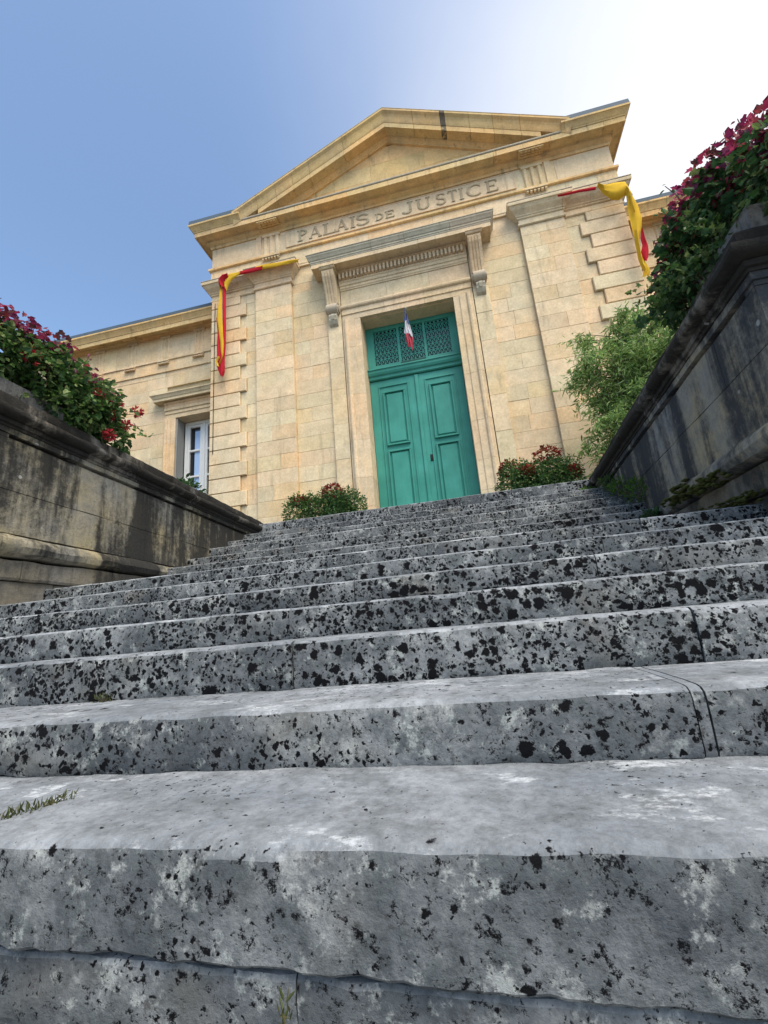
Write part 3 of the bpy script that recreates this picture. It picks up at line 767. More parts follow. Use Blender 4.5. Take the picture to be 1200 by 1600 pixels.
for x0, x1, z0, z1 in ((wx0+.03, wx0+.10, 3.75, 5.765), (wx1-.10, wx1-.03, 3.75, 5.765), (-5.33, -5.25, 3.75, 5.685), (wx0+.101, wx1-.101, 5.686, 5.765)): q.cbox(x0, x1, fy0, fy1, z0, z1, .01)
fr_ = q.done('window_frame', M['white'], win)
for x0, x1 in ((wx0+.101, -5.331), (-5.249, wx1-.101)):
    q = B(); q.cbox(x0, x0+.06, fy0+.012, fy1, 3.8, 5.68, .008); q.cbox(x1-.06, x1, fy0+.012, fy1, 3.8, 5.68, .008)
    for z in (4.32, 4.98): q.cbox(x0+.061, x1-.061, fy0+.008, fy1, z, z+.05, .008)
    q.cbox(x0+.061, x1-.061, fy0+.012, fy1, 5.62, 5.68, .008); q.done('sash', M['white'], win)
    for z0, z1 in ((3.85, 4.32), (4.37, 4.98), (5.03, 5.62)):
        q = B(); q.box(x0+.062, x1-.062, fy1-.012, fy1-.006, z0+.001, z1-.001); q.done('pane', M['glass'], win)
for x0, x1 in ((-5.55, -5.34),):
    q = B(); q.box(x0, x1, fy1-.016, fy1-.0125, 3.86, 5.52); q.done('sky_reflection_panel', M['sky_refl'], win)  # added panel painted as the sky's reflection in the glass
q = B(); q.box(wx0+.001, wx0+.02, 1.0, 1.262, 3.76, 5.765); q.box(wx0+.001, wx0+.035, .985, .999, 3.76, 5.765); q.done('shaded_reveal_strip', M['grey'], win)  # added grey strip on the left reveal, its shade painted in
q = B(); q.cbox(-6.05, -4.5, .86, 1.26, 3.6, 3.69, .015); q.done('window_sill', M['trim'], CH)

# ------------------------------------------------------------------ staircase
ST = thing('stone_staircase', 'broad grey stone staircase speckled with black lichen rising to the green door', 'staircase', (0, -7.0, .035))
XWL = lambda y: 2.0 + (2.17-2.0)*(y+5.5)/3.4
def step_stone(step, x0, x1, k, yb, zb, dx, rough):
    yf, zt_ = STEPY[k], STEPZ[k]
    g = .0018 if k else .002
    n = max(2, int((x1-x0)/dx))
    uf = .018 + .008*random.random()
    prof = [(uf+.02, zb), (uf+.012, zb+.008), (.004, zb+.013), (0, zb+.022)] if k else [(.02, zb), (.006, zb+.004), (.001, zb+.009), (0, zb+.022)]
    H = zt_-.02-(zb+.022); m = max(2, int(H/.023)) if k < 4 else 2
    prof += [(0, zb+.022+H*j/m) for j in range(1, m+1)]
    prof += [(.0035, zt_-.008), (.012, zt_-.002), (.024, zt_)]
    dd = yb-yf; m2 = 8 if k < 3 else 3
    prof += [(.024+(dd-.024)*j/m2, zt_+.004*j/m2) for j in range(1, m2+1)]
    prof += [(dd, zb)]
    tilt = random.uniform(-.003, .003); yo = random.uniform(-.006, .006)
    v = []
    for i in range(n+1):
        x = x0+g + (x1-x0-2*g)*i/n
        for j, (y, z) in enumerate(prof):
            p = Vector((x, yf+y+yo, z))
            if 0 < j < len(prof)-1:
                a = noise.noise(Vector((x*2.1+k*7, z*3, k*1.3)))*.0028*rough
                c2 = noise.noise(Vector((x*11+k*5, y*9, z*9+k)))*.0035*rough
                e = max(0., noise.noise(Vector((x*4.3+k*3.7, 2.2, k)) )-.28)
                near = 1.0 if 0 < y < .03 and z > zt_-.03 else .0
                low = 1.0 if z < zb+.03 else 0.
                p.y += a + c2 + near*e*.011*rough + low*abs(noise.noise(Vector((x*9, k*2.0, 4.))))*(.012 if k else .003)*rough
                if y > 0 or z > zt_-.03: p.z += noise.noise(Vector((x*1.7, y*2.5, k*2.)))*.0022*rough + c2*.6 - near*e*.010*rough + tilt*(x-x0)
                if low and j: p.z += (noise.noise(Vector((x*9, k*3.0, 9.)))*.002 + noise.noise(Vector((x*34, k*3.0, 9.)))*.0035)*rough - (.024*x if k == 0 else 0)
            v.append(p)
    M_ = len(prof); f = [tuple(range(M_)), tuple(range(len(v)-1, len(v)-M_-1, -1))]
    for i in range(n):
        for j in range(M_): f.append((i*M_+j, i*M_+(j+1) % M_, (i+1)*M_+(j+1) % M_, (i+1)*M_+j))
    return part('step_stone', v, f, M['step'], step, smooth=True, sharp=26)
JX = {0: [-3.044, -1.518, -0.16, 2.144, 3.594], 1: [-3.654, -2.281, -0.908, 0.997, 1.018, 2.678, 3.976], 2: [-3.349, -2.052, -1.06, 0.164, 1.151, 2.602, 3.976], 3: [-3.197, -1.938, -0.821, 0.026, 1.763, 3.289], 4: [-3.654, -2.434, -1.365, 0.18, 1.114, 2.373, 3.67], 5: [-1.175, -0.036, 1.229], 6: [-1.686, -0.564, 0.733, 1.5], 7: [-1.3, 0.5], 8: [-1.1, 0.42], 9: [-0.55, 1.0], 10: [-1.3, 0.1, 1.2], 11: [-0.75, 0.75], 12: [-1.2, 0.35], 13: [-0.9, 0.62, 1.35]}
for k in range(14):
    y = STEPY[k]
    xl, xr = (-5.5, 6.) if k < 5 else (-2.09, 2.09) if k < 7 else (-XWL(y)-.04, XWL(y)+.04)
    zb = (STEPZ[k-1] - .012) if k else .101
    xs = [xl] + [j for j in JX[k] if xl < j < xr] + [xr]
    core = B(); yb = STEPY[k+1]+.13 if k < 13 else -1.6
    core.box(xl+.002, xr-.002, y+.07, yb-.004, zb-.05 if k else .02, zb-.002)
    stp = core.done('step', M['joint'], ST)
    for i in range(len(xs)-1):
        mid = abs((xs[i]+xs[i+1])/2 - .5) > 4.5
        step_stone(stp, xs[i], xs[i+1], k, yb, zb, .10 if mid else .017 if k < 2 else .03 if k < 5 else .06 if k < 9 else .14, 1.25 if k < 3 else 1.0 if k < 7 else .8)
# rough footing course under the first step
ft = B(); ft.box(-5.5, 6, -6.94, -6.5, .002, .08); foot = ft.done('footing', M['joint'], ST)
fx = [-5.5, -3.1, -1.29, .41, 2.2, 3.9, 6]
for i in range(len(fx)-1):
    x0, x1 = fx[i]+.001, fx[i+1]-.001; n = int((x1-x0)/.022); prof = [(.02, -.05), (.0, .03), (.0, .055), (.0, .075), (.0, .093), (.003, .0985), (.25, .099), (.25, -.05)]
    v = []
    for a in range(n+1):
        x = x0+(x1-x0)*a/n
        for j, (y, z) in enumerate(prof):
            p = Vector((x, -6.996+y, z - .024*x*(1 if j < 6 else .6)))
            if j < 6:
                p.y += (1 if j < 3 else .0)*noise.noise(Vector((x*4, z*12, i)))*.008 + noise.noise(Vector((x*18, z*28, 3)))*(.006 if j < 4 else .002)
                p.z += noise.noise(Vector((x*2.2, y*8, 5.5)))*.002 + noise.noise(Vector((x*22, 1, 7)))*.004 + noise.noise(Vector((x*60, 2, 7)))*.003
            v.append(p)
    m = len(prof); f = [tuple(range(m)), tuple(range(len(v)-1, len(v)-m-1, -1))]
    for a in range(n):
        for j in range(m): f.append((a*m+j, a*m+(j+1) % m, (a+1)*m+(j+1) % m, (a+1)*m+j))
    part('footing_stone', v, f, M['step'], foot, smooth=True, sharp=18)

# ------------------------------------------------------------------ retaining walls
def retaining(s, label, mat, dz, xb, bands):
    T = thing('retaining_wall', label, 'wall', (s*2.3, -5.4, 0), 'terrace walls flanking the staircase')
    path = [(s*2.175, -1.95), (s*2.0, -5.67), (s*6.0, -5.67)]
    Ls = 3.724
    def sw(nm, prof, m_, joints, **k):
        return sweep(nm, path, [(o, z+dz) for o, z in prof], m_, T, joints=joints, side=s, **k)
    sw('coping_slab', [(-.42, 1.922), (.03, 1.922), (.036, 1.93), (.036, 1.985), (.026, 2.0), (-.42, 2.005)], M['coping'], [.85, 1.75, 2.6, Ls+.75, Ls+1.8, Ls+3], gap=.008, sub=.05, amp=.009, asc=9, smooth=True)
    sw('coping_roll', [(-.03, 1.848), (.05, 1.848), (.072, 1.855), (.086, 1.868), (.09, 1.885), (.084, 1.902), (.066, 1.914), (-.03, 1.918)], M['coping'], [.85, 1.75, 2.6, Ls+.75, Ls+1.8, Ls+3], gap=.008, sub=.05, amp=.006, asc=10, smooth=True)
    sw('coping_fillet', [(-.03, 1.80), (.018, 1.80), (.02, 1.815), (.033, 1.818), (.036, 1.844), (-.03, 1.846)], M['coping'] if s < 0 else M['coping'], [.85, 1.75, 2.6, Ls+.75, Ls+1.8, Ls+3], gap=.006, sub=.06, amp=.005, asc=10, smooth=True)
    sw('frieze_band', [(-.03, 1.762), (.010, 1.762), (.010, 1.798), (-.03, 1.798)], mat, [1.2, 2.3, Ls+.6, Ls+2], gap=.004, sub=.08, amp=.004)
    # recessed groove, stopping short of the corner pier
    sweep('groove_back', [path[0], (s*2.004, -5.59)], [(-.06, 1.735+dz), (-.028, 1.735+dz), (-.028, 1.762+dz), (-.06, 1.762+dz)], M['coping'], T, side=s)
    sw_pier = sweep('wall_stone', [(s*2.004, -5.59), path[1], path[2]], [(-.12, 1.737+dz), (.0, 1.737+dz), (.0, 1.760+dz), (-.12, 1.760+dz)], mat, T, side=s)
    for z0, z1, js_ in bands:
        sweep('wall_stone', path, [(-.12, z0), (.0, z0), (.0, z1), (-.12, z1)], mat, T, joints=js_, gap=.004, side=s, sub=.12, amp=.006, asc=5)
    sweep('wall_torus', path, [(-.05, 1.075), (.02, 1.078), (.052, 1.095), (.068, 1.13), (.06, 1.165), (.03, 1.195), (-.05, 1.21)], mat, T, joints=[1.3, 2.25, Ls+.9, Ls+2.1], gap=.005, side=s, sub=.06, amp=.010, asc=8, smooth=True)
    c = B()
    pts = [(s*2.30, -1.97), (s*2.13, -5.53), (s*6.0, -5.53), (s*6.0, -5.2), (s*2.42, -5.2), (s*2.42, -1.97)]
    v = [(x, y, 1.08) for x, y in pts] + [(x, y, 1.99+dz) for x, y in pts]; n = len(pts)
    c.add(v, [tuple(range(n)), tuple(range(2*n-1, n-1, -1))] + [(i, (i+1) % n, n+(i+1) % n, n+i) for i in range(n)])
    c.done('wall_core', M['soil'], T)
    bp = [(s*2.045, -3.9), (s*2.045, -5.625), (s*6, -5.625)]
    sweep('plinth_stone', bp, [(-.15, .94), (.022, .94), (.03, .955), (.03, 1.06), (-.15, 1.066)], M['base'], T, joints=[.8, 1.5, 2.6, 3.6], side=s, sub=.06, amp=.010, asc=7)
    sweep('plinth_stone', bp, [(-.15, .03), (.0, .03), (.0, .935), (-.15, .935)], M['base'], T, joints=[.55, 1.25, 2.5, 3.6], side=s, sub=.1, amp=.008, asc=5)
    return T
retaining(-1, 'terrace wall left of the stairs, ochre stone streaked black under a dark coping', M['wall_l'], .06, 2.9,
          [(1.212, 1.47, [.7, 1.5, 2.7, 4.6]), (1.474, 1.795, [1.0, 2.1, 3.1, 4.9])])
retaining(1, 'terrace wall right of the stairs, dark blue-grey stone with moss low on its torus', M['wall_r'], 0.025, 2.42,
          [(1.212, 1.50, [.9, 1.9, 2.9, 4.4]), (1.504, 1.76, [1.3, 2.4, 3.3, 4.8])])

# stone troughs that hold the flowering shrubs
def trough(s, z, label):
    T = thing('stone_trough', label, 'planter', (s*2.25, -5.3, z), 'stone troughs on the terrace walls')
    t = B(); x0, x1 = sorted((s*2.06, s*2.42))
    t.box(x0, x1, -5.68, -5.62, z, z+.13); t.box(x0, x1, -5.26, -5.20, z, z+.13); t.box(x0, x0+.06, -5.618, -5.262, z, z+.13); t.box(x1-.06, x1, -5.618, -5.262, z, z+.13); t.box(x0+.061, x1-.061, -5.617, -5.263, z, z+.02)
    t.done('trough_body', M['trough'], T)
    q = B(); q.box(x0+.062, x1-.062, -5.616, -5.264, z+.021, z+.11); q.done('soil', M['soil'], T)
trough(-1, 2.068, 'grey stone trough under the red flowered shrub on the left wall')
trough(1, 2.032, 'grey stone trough under the purple-red shrub on the right wall')

# ------------------------------------------------------------------ plants
def rnd_dir():
    z = random.uniform(-1, 1); t = random.uniform(0, 2*math.pi); r = math.sqrt(1-z*z); return Vector((r*math.cos(t), r*math.sin(t), z))
LOBES = [(0, 0), (.28, -.12), (.5, .12), (.34, .36), (.42, .62), (.14, .62), (0, 1.0), (-.14, .62), (-.42, .62), (-.34, .36), (-.5, .12), (-.28, -.12)]
LANCE = [(0, 0), (.10, .3), (.08, .65), (0, 1.0), (-.08, .65), (-.10, .3)]
OVAL = [(0, 0), (.24, .28), (.26, .6), (0, 1.0), (-.26, .6), (-.24, .28)]
class Leaves:
    def __init__(s): s.v = []; s.f = []; s.c = []
    def leaf(s, p, d, up, size, shape, col, fold=.25):
        d = d.normalized(); x = d.cross(up)
        if x.length < 1e-3: x = d.orthogonal()
        x.normalize(); n = x.cross(d); k = len(s.v); m = len(shape)
        for a, t in shape:
            q = p + (x*a + d*t + n*(abs(a)*fold - .25*t*t))*size
            s.v.append(q); s.c.append(col)
        if m == 12: s.f += [(k, k+1, k+2, k+3, k+6), (k+3, k+4, k+5, k+6), (k, k+6, k+9, k+10, k+11), (k+6, k+7, k+8, k+9)]
        else: s.f += [(k, k+1, k+2, k+3), (k, k+3, k+4, k+5)]
    def done(s, name, mat, parent, **kw): return part(name, s.v, s.f, mat, parent, fix=False, cols=s.c, **kw)
def pick(cols, j=.25):
    c = random.choice(cols); k = random.uniform(1-j, 1+j); return (c[0]*k, c[1]*k, c[2]*k)
GREEN = [(.05, .12, .03), (.07, .155, .035), (.09, .17, .045), (.04, .095, .04), (.11, .16, .06)]
LIGHTG = [(.16, .24, .07), (.21, .27, .09), (.13, .22, .08)]
DKGREEN = [(.035, .09, .035), (.048, .12, .04), (.07, .13, .05)]
CRIM = [(.30, .03, .08), (.42, .06, .13), (.20, .025, .08), (.36, .07, .08), (.22, .05, .12), (.12, .05, .05)]
RUST = [(.20, .045, .02), (.26, .03, .025), (.16, .06, .02), (.22, .02, .03)]
def fill(L, blobs, n, size, shape, cols, drop=.3, shell=.35):
    tot = sum(b[1][0]*b[1][1]*b[1][2] for b in blobs)
    for c, r in blobs:
        for _ in range(int(n*r[0]*r[1]*r[2]/tot)):
            d = rnd_dir(); rad = (shell + (1-shell)*random.random())**.6
            k = 1 + .22*noise.noise(d*2.1 + Vector(c))
            p = Vector(c) + Vector((d.x*r[0], d.y*r[1], d.z*r[2]))*rad*k
            dr = (d + rnd_dir()*.9 + Vector((0, 0, -drop))).normalized()
            L.leaf(p, dr, (Vector((0, 0, 1)) + rnd_dir()*.7), size*random.uniform(.6, 1.25), shape, pick(cols))
def twigs(root, tips, rad, mat=None, parent=None, name='stem'):
    b = B()
    for t in tips:
        r0 = Vector(root) + rnd_dir()*.04; t = Vector(t); mid = (r0+t)/2 + rnd_dir()*(t-r0).length*.12
        b.tube([r0, mid, t], [rad, rad*.7, rad*.3], 4)
    return b.done(name, M['stem'], parent)
def flower(parent, c, r, cols, n=26, name='flower_head', size=.034):
    L = Leaves()
    for _ in range(n):
        d = rnd_dir(); p = Vector(c) + d*r*random.uniform(.5, 1)
        for a in range(3): L.leaf(p, d + rnd_dir()*.8, rnd_dir(), size*random.uniform(.7, 1.1), OVAL, pick(cols))
    return L.done(name, M['petal'], parent)
REDF = [(.46, .03, .035), (.40, .02, .04), (.54, .09, .08), (.34, .03, .05)]

def wall_shrub(s, z0, label, blobs, reds, flowers, n, dark, sprays):
    T = thing('flowering_shrub', label, 'shrub', (s*2.2, -5.0, z0), 'flowering shrubs on the terrace walls')
    L = Leaves(); fill(L, blobs, n, .043, LOBES, DKGREEN+GREEN[:1] if dark else GREEN)
    fill(L, blobs, int(n*.4), .034, OVAL, LIGHTG)
    for c, r in blobs:                                # loose shoots that break the outline
        for _ in range(16):
            d = rnd_dir(); d.z = abs(d.z)*.8-.2; p0 = Vector(c) + Vector((d.x*r[0], d.y*r[1], d.z*r[2]))*.9; ln = random.uniform(.08, .24)
            for i in range(9): L.leaf(p0 + d*ln*i/8 + rnd_dir()*.012 - Vector((0, 0, .25*ln*(i/8)**2)), d+rnd_dir(), rnd_dir(), random.uniform(.022, .042), LOBES, pick(GREEN+LIGHTG))
    L.done('foliage', M['leaf'], T, stuff=True)
    Rr = Leaves(); fill(Rr, reds, int(n*.34), .043, LOBES, CRIM, .5)
    Rr.done('red_foliage', M['leaf'], T, stuff=True, label='crimson leaves along the top of the shrub')
    tips = [(c[0]+random.uniform(-.5, .5)*r[0], c[1]+random.uniform(-.6, .6)*r[1], c[2]+random.uniform(-.2, .6)*r[2]) for c, r in blobs+reds for _ in range(5)]
    twigs((s*2.22, -4.95, z0), tips, .010, parent=T)
    for c, r in flowers: flower(T, c, r, REDF)
    for a, c in sprays:                               # loose stems with small leaves against the sky
        a, c = Vector(a), Vector(c); b = B(); mid = (a+c)/2 + rnd_dir()*.03; b.tube([a, mid, c], [.005, .004, .002], 4); b.done('stem', M['stem'], T)
        q = Leaves()
        for i in range(9):
            t = .35+.65*i/8; p = a.lerp(c, t) + rnd_dir()*.012; q.leaf(p, rnd_dir(), rnd_dir(), random.uniform(.022, .04), OVAL, pick(CRIM if random.random() < .6 else GREEN))
        q.done('spray_leaves', M['leaf'], T)
wall_shrub(-1, 2.22, 'bushy shrub on the left wall, green below with crimson leaves and scarlet flower heads',
    [((-2.2, -5.62, 2.42), (.24, .26, .22)), ((-2.15, -5.3, 2.40), (.26, .28, .25)), ((-2.13, -5.0, 2.34), (.26, .26, .24)), ((-2.12, -4.84, 2.29), (.18, .18, .17)), ((-2.02, -5.12, 2.18), (.13, .32, .12)), ((-2.03, -4.8, 2.14), (.12, .2, .10)), ((-2.2, -6.0, 2.4), (.25, .25, .22))],
    [((-2.2, -5.62, 2.64), (.2, .26, .09)), ((-2.2, -5.32, 2.66), (.2, .22, .09)), ((-2.2, -5.02, 2.60), (.18, .2, .07)), ((-2.15, -4.78, 2.52), (.12, .12, .06)), ((-2.2, -6.0, 2.6), (.2, .2, .09))],
    [((-1.98, -5.03, 2.40), .035), ((-1.97, -4.93, 2.37), .03), ((-1.97, -4.88, 2.29), .035), ((-1.98, -4.72, 2.27), .035), ((-1.92, -4.93, 2.09), .036), ((-1.99, -4.58, 2.46), .035), ((-1.99, -5.52, 2.4), .045), ((-2.0, -4.80, 2.42), .035)],
    3900, False, [((-2.15, -5.0, 2.55), (-2.12, -4.98, 2.80)), ((-2.1, -4.7, 2.4), (-2.08, -4.46, 2.52)), ((-2.1, -4.7, 2.3), (-2.05, -4.48, 2.38))])
wall_shrub(1, 2.18, 'large dark shrub spilling over the right wall with purple-red leaves against the sky',
    [((2.28, -5.75, 2.27), (.26, .28, .22)), ((2.28, -5.4, 2.46), (.26, .3, .26)), ((2.22, -5.1, 2.46), (.24, .28, .28)), ((2.2, -4.92, 2.42), (.2, .22, .22)), ((2.10, -5.05, 2.22), (.12, .3, .14)), ((2.1, -4.82, 2.32), (.10, .16, .14)), ((2.0, -5.22, 2.12), (.07, .28, .09)), ((2.04, -5.5, 2.16), (.07, .12, .06)), ((2.35, -6.1, 2.2), (.28, .3, .22))],
    [((2.26, -5.72, 2.47), (.2, .22, .08)), ((2.26, -5.42, 2.64), (.2, .22, .13)), ((2.2, -5.16, 2.70), (.16, .16, .13)), ((2.14, -4.98, 2.60), (.10, .14, .12)), ((2.1, -4.86, 2.48), (.08, .10, .11))],
    [((2.08, -4.95, 2.52), .03)],
    3300, True, [((2.2, -5.1, 2.7), (2.1, -5.12, 2.93)), ((2.2, -5.05, 2.7), (2.1, -4.98, 2.88)), ((2.15, -5.0, 2.62), (2.08, -4.88, 2.76)), ((2.25, -5.6, 2.5), (2.2, -5.62, 2.72)), ((2.15, -5.0, 2.6), (2.08, -4.92, 2.66))])

def door_shrub(cx, w, h, red, label):
    T = thing('potted_shrub', label, 'shrub', (cx, -1.25, ZL), 'shrubs on the landing beside the door')
    L = Leaves()
    bl = [((cx + w*(i/4-.5)*.8, -1.25+random.uniform(-.08, .08), ZL+.27), (w*.21, .28, .38)) for i in range(5)]
    bl += [((cx + w*random.uniform(-.3, .3), -1.2, ZL+h*.5), (w*.2, .2, .16)) for _ in range(3)]
    fill(L, bl, 11000, .042, OVAL, DKGREEN+GREEN[:2]+LIGHTG[:1], .2, .4)
    L.done('foliage', M['leaf'], T, stuff=True)
    for c, r in red:
        q = Leaves(); fill(q, [(c, r)], 330, .05, OVAL, RUST, 0, .4); q.done('red_shoot', M['leaf'], T)
        b = B(); b.tube([(cx, -1.25, ZL+.2), (c[0], c[1], c[2])], [.012, .005], 5); b.done('stem', M['stem'], T)
    b = B()
    for i in range(10): b.tube([(cx+random.uniform(-.2, .2)*w, -1.25, ZL+.0), (cx+random.uniform(-.45, .45)*w, -1.25+random.uniform(-.15, .15), ZL+.4)], [.012, .006], 5)
    b.done('stem', M['stem'], T)
door_shrub(-1.48, 1.08, .6, [((-1.34, -1.25, 2.62), (.17, .12, .11)), ((-1.86, -1.25, 2.52), (.16, .1, .07))], 'low green shrub with rusty shoots on the landing left of the door')
door_shrub(1.72, 1.0, .65, [((1.88, -1.22, 2.70), (.19, .12, .13)), ((1.34, -1.22, 2.56), (.16, .12, .12)), ((1.55, -1.35, 2.45), (.12, .1, .08)), ((2.15, -1.3, 2.38), (.1, .1, .08))], 'fuller green shrub with tall red shoots on the landing right of the door')

def willow(label):
    T = thing('willow_shrub', label, 'shrub', (3.3, -1.3, 1.93))
    stems = B(); leaves = Leaves()
    WG = [(.25, .38, .11), (.32, .45, .15), (.20, .32, .09), (.38, .48, .20), (.14, .25, .07)]
    for i in range(190):
        base = Vector((3.3+random.uniform(-.35, .35), -1.3+random.uniform(-.3, .3), 1.95))
        a = random.uniform(0, 2*math.pi); lean = random.uniform(.1, 1.0); h = random.uniform(1.0, 2.75)*(1.0-.28*lean*lean)
        top = base + Vector((math.cos(a)*lean*.62 + .05, math.sin(a)*lean*.5, h))
        mid = base.lerp(top, .55) + Vector((0, 0, .22*lean))
        tip = top + Vector((math.cos(a)*.20*lean, math.sin(a)*.16*lean, -.10*lean))
        pts = [base, base.lerp(mid, .5), mid, top, tip]; stems.tube(pts, [.011, .009, .007, .004, .002], 4)
        for j in range(150):
            t = random.uniform(.25, 1)**.8*3.999; k = int(t); p = pts[k].lerp(pts[k+1], t-k) + rnd_dir()*random.uniform(0, .14)
            d = Vector((random.gauss(0, .6), random.gauss(0, .6), random.uniform(-1.2, .3)))
            leaves.leaf(p, d, rnd_dir(), random.uniform(.06, .125), LANCE, pick(WG))
    # lower branches reaching out towards the facade side
    for i in range(46):
        base = Vector((2.78, -1.3, random.uniform(2.25, 4.5))); e = base + Vector((random.uniform(-.42, -.1), random.uniform(-.15, .15), random.uniform(-.25, .2)))
        stems.tube([base+Vector((.3, 0, -.1)), base, e], [.006, .005, .002], 4)
        for j in range(42):
            p = base.lerp(e, random.random()) + rnd_dir()*.06; leaves.leaf(p, Vector((random.gauss(-.3, .5), random.gauss(0, .5), random.uniform(-1.2, .2))), rnd_dir(), random.uniform(.06, .11), LANCE, pick(WG))
    stems.done('stem', M['stem'], T); leaves.done('foliage', M['leaf'], T, stuff=True)
willow('tall feathery light green willow shrub behind the right wall before the facade')

def small_plant(name, c, r, n, size, shape, cols, label, group=None, cat='plant', up=.3):
    T = thing(name, label, cat, c, group)
    L = Leaves(); fill(L, [((c[0], c[1], c[2]+r[2]*.6), r)], n, size, shape, cols, -up, .2); L.done('foliage', M['leaf'], T)
    b = B()
    for i in range(6): b.tube([(c[0], c[1], c[2]-.02), (c[0]+random.uniform(-.8, .8)*r[0], c[1]+random.uniform(-.8, .8)*r[1], c[2]+r[2]*1.2)], [.004, .002], 4)
    b.done('stem', M['stem'], T)
small_plant('wild_rose', (-2.3, -3.45, 2.04), (.14, .24, .13), 240, .06, OVAL, DKGREEN+[(.05, .10, .03)], 'small leafy plant growing behind the left coping below the white window')
LG = [(.07, .17, .02), (.09, .20, .025), (.05, .12, .02)]
FERN = [(.05, .12, .02), (.07, .15, .025), (.06, .11, .02)]
wk = [(2.035, -3.75, 1.33, .12, 'bright green weed at the right wall foot, nearest the mossy torus', LG), (2.03, -3.35, 1.49, .10, 'bright green weed at the right wall foot, middle of the row of three', LG),
      (2.10, -2.9, 1.64, .13, 'olive green weed at the right wall foot, highest of the row of three', FERN)]
for x, y, z, r, lab, cc in wk: small_plant('weed', (x, y, z), (r*.7, r, r*.8), 170, .05, LANCE, cc, lab, 'weeds in the staircase joints', 'weed', .8)
small_plant('weed', (2.02, -2.28, 1.79), (.10, .08, .04), 80, .04, OVAL, LG, 'low green weed on the stair beneath the far end of the right coping', 'weeds in the staircase joints', 'weed', .8)
small_plant('weed', (1.96, -4.15, 1.04), (.10, .07, .07), 110, .045, OVAL, DKGREEN, 'dark green weed where the mossy right torus meets the stairs', 'weeds in the staircase joints', 'weed', .5)
small_plant('weed', (-.404, -6.43, .338), (.034, .015, .010), 70, .015, LANCE, [(.06, .08, .03), (.09, .10, .04)], 'dry grass tuft at the foot of the third riser on the left', 'weeds in the staircase joints', 'weed', .8)
def grass_line(label, a, c, n):
    T = thing('grass_tuft', label, 'grass', a, 'weeds in the staircase joints'); L = Leaves()
    a, c = Vector(a), Vector(c)
    for i in range(n): L.leaf(a.lerp(c, random.random()) + rnd_dir()*.006, Vector((random.gauss(0, .6), random.gauss(0, .6), 1)), rnd_dir(), random.uniform(.006, .017), LANCE, pick([(.10, .12, .04), (.07, .09, .035), (.14, .13, .06)]))
    L.done('blades', M['leaf'], T)
grass_line('grass growing in the tread joint at the lower left', (-.152, -6.985, .226), (-.069, -6.84, .228), 190)
grass_line('tiny green blades in the crack under the lowest step', (.408, -7.028, .06), (.412, -7.022, .08), 26)
# moss on the right torus
def moss(label, pts, r):
    T = thing('moss_patch', label, 'moss', pts[0], 'moss on the right wall'); v = []; f = []
    b = B()
    for p in pts:
        for _ in range(16):
            c = Vector(p) + Vector((random.gauss(0, r*.35), random.gauss(0, r*1.1), random.gauss(0, r*.35))); q = r*random.uniform(.25, .5)
            ring = []
            k = len(b.v)
            n = 7
            vs_ = [c + Vector((0, 0, q*.6))]
            for t in range(n): vs_.append(c + Vector((math.cos(t*2*math.pi/n)*q, math.sin(t*2*math.pi/n)*q*1.4, 0)))
            vs_.append(c - Vector((0, 0, q*.6)))
            b.add(vs_, [(0, 1+t, 1+(t+1) % n) for t in range(n)] + [(n+1, 1+(t+1) % n, 1+t) for t in range(n)])
    b.done('moss_cushion', M['moss'], T, smooth=True, sharp=120, stuff=True)
moss('olive moss on the torus of the right wall', [(1.96, -4.92, 1.10), (1.955, -5.02, 1.09), (1.985, -4.60, 1.17), (1.985, -4.55, 1.13), (1.98, -4.68, 1.12), (1.975, -4.8, 1.11), (1.985, -4.42, 1.12)], .055)
moss('olive moss on the ledge below the right torus', [(2.01, -4.95, .955), (2.01, -4.8, .96), (2.01, -5.1, .95), (2.01, -4.65, .965), (2.0, -5.2, .95)], .042)

# ------------------------------------------------------------------ banners and flag
def ribbon(name, st, y, mat, parent, wave=.02, nx=5, sub=4, seed=0, ends=None, bulge=0.03):
    """st: stations [(x,z),(x,z)...] across; smooth, folded, with thickness"""
    m = len(st[0]); rows_ = []
    for i in range(len(st)-1):
        for k in range(sub):
            t = k/sub
            rows_.append([(st[i][j][0]*(1-t)+st[i+1][j][0]*t, st[i][j][1]*(1-t)+st[i+1][j][1]*t) for j in range(m)])
    rows_.append(list(st[-1]))
    v = []; nn = (m-1)*nx+1
    for r_, row in enumerate(rows_):
        for a in range(nn):
            j = min(a//nx, m-2); t = (a - j*nx)/nx; u = a/(nn-1)
            x = row[j][0]*(1-t)+row[j+1][0]*t; z = row[j][1]*(1-t)+row[j+1][1]*t
            yy = y - bulge*math.sin(math.pi*u) + wave*math.sin(u*9+r_*.22+seed) + wave*.6*math.sin(u*17-r_*.13+seed*2) + wave*.8*noise.noise(Vector((x*9, z*5, seed)))
            v.append(Vector((x, yy, z)))
    n0 = len(v); v += [p + Vector((0, .003, 0)) for p in v]
    f = []; R_ = len(rows_)
    for r_ in range(R_-1):
        for a in range(nn-1):
            q = (r_*nn+a, r_*nn+a+1, (r_+1)*nn+a+1, (r_+1)*nn+a); f.append(q); f.append(tuple(i+n0 for i in q[::-1]))
    for r_ in range(R_-1):
        for a in (0, nn-1): f.append((r_*nn+a, (r_+1)*nn+a, (r_+1)*nn+a+n0, r_*nn+a+n0))
    for a in range(nn-1):
        for r_ in (0, R_-1): f.append((r_*nn+a, r_*nn+a+1, r_*nn+a+1+n0, r_*nn+a+n0))
    return part(name, v, f, mat, parent, smooth=True, sharp=80)
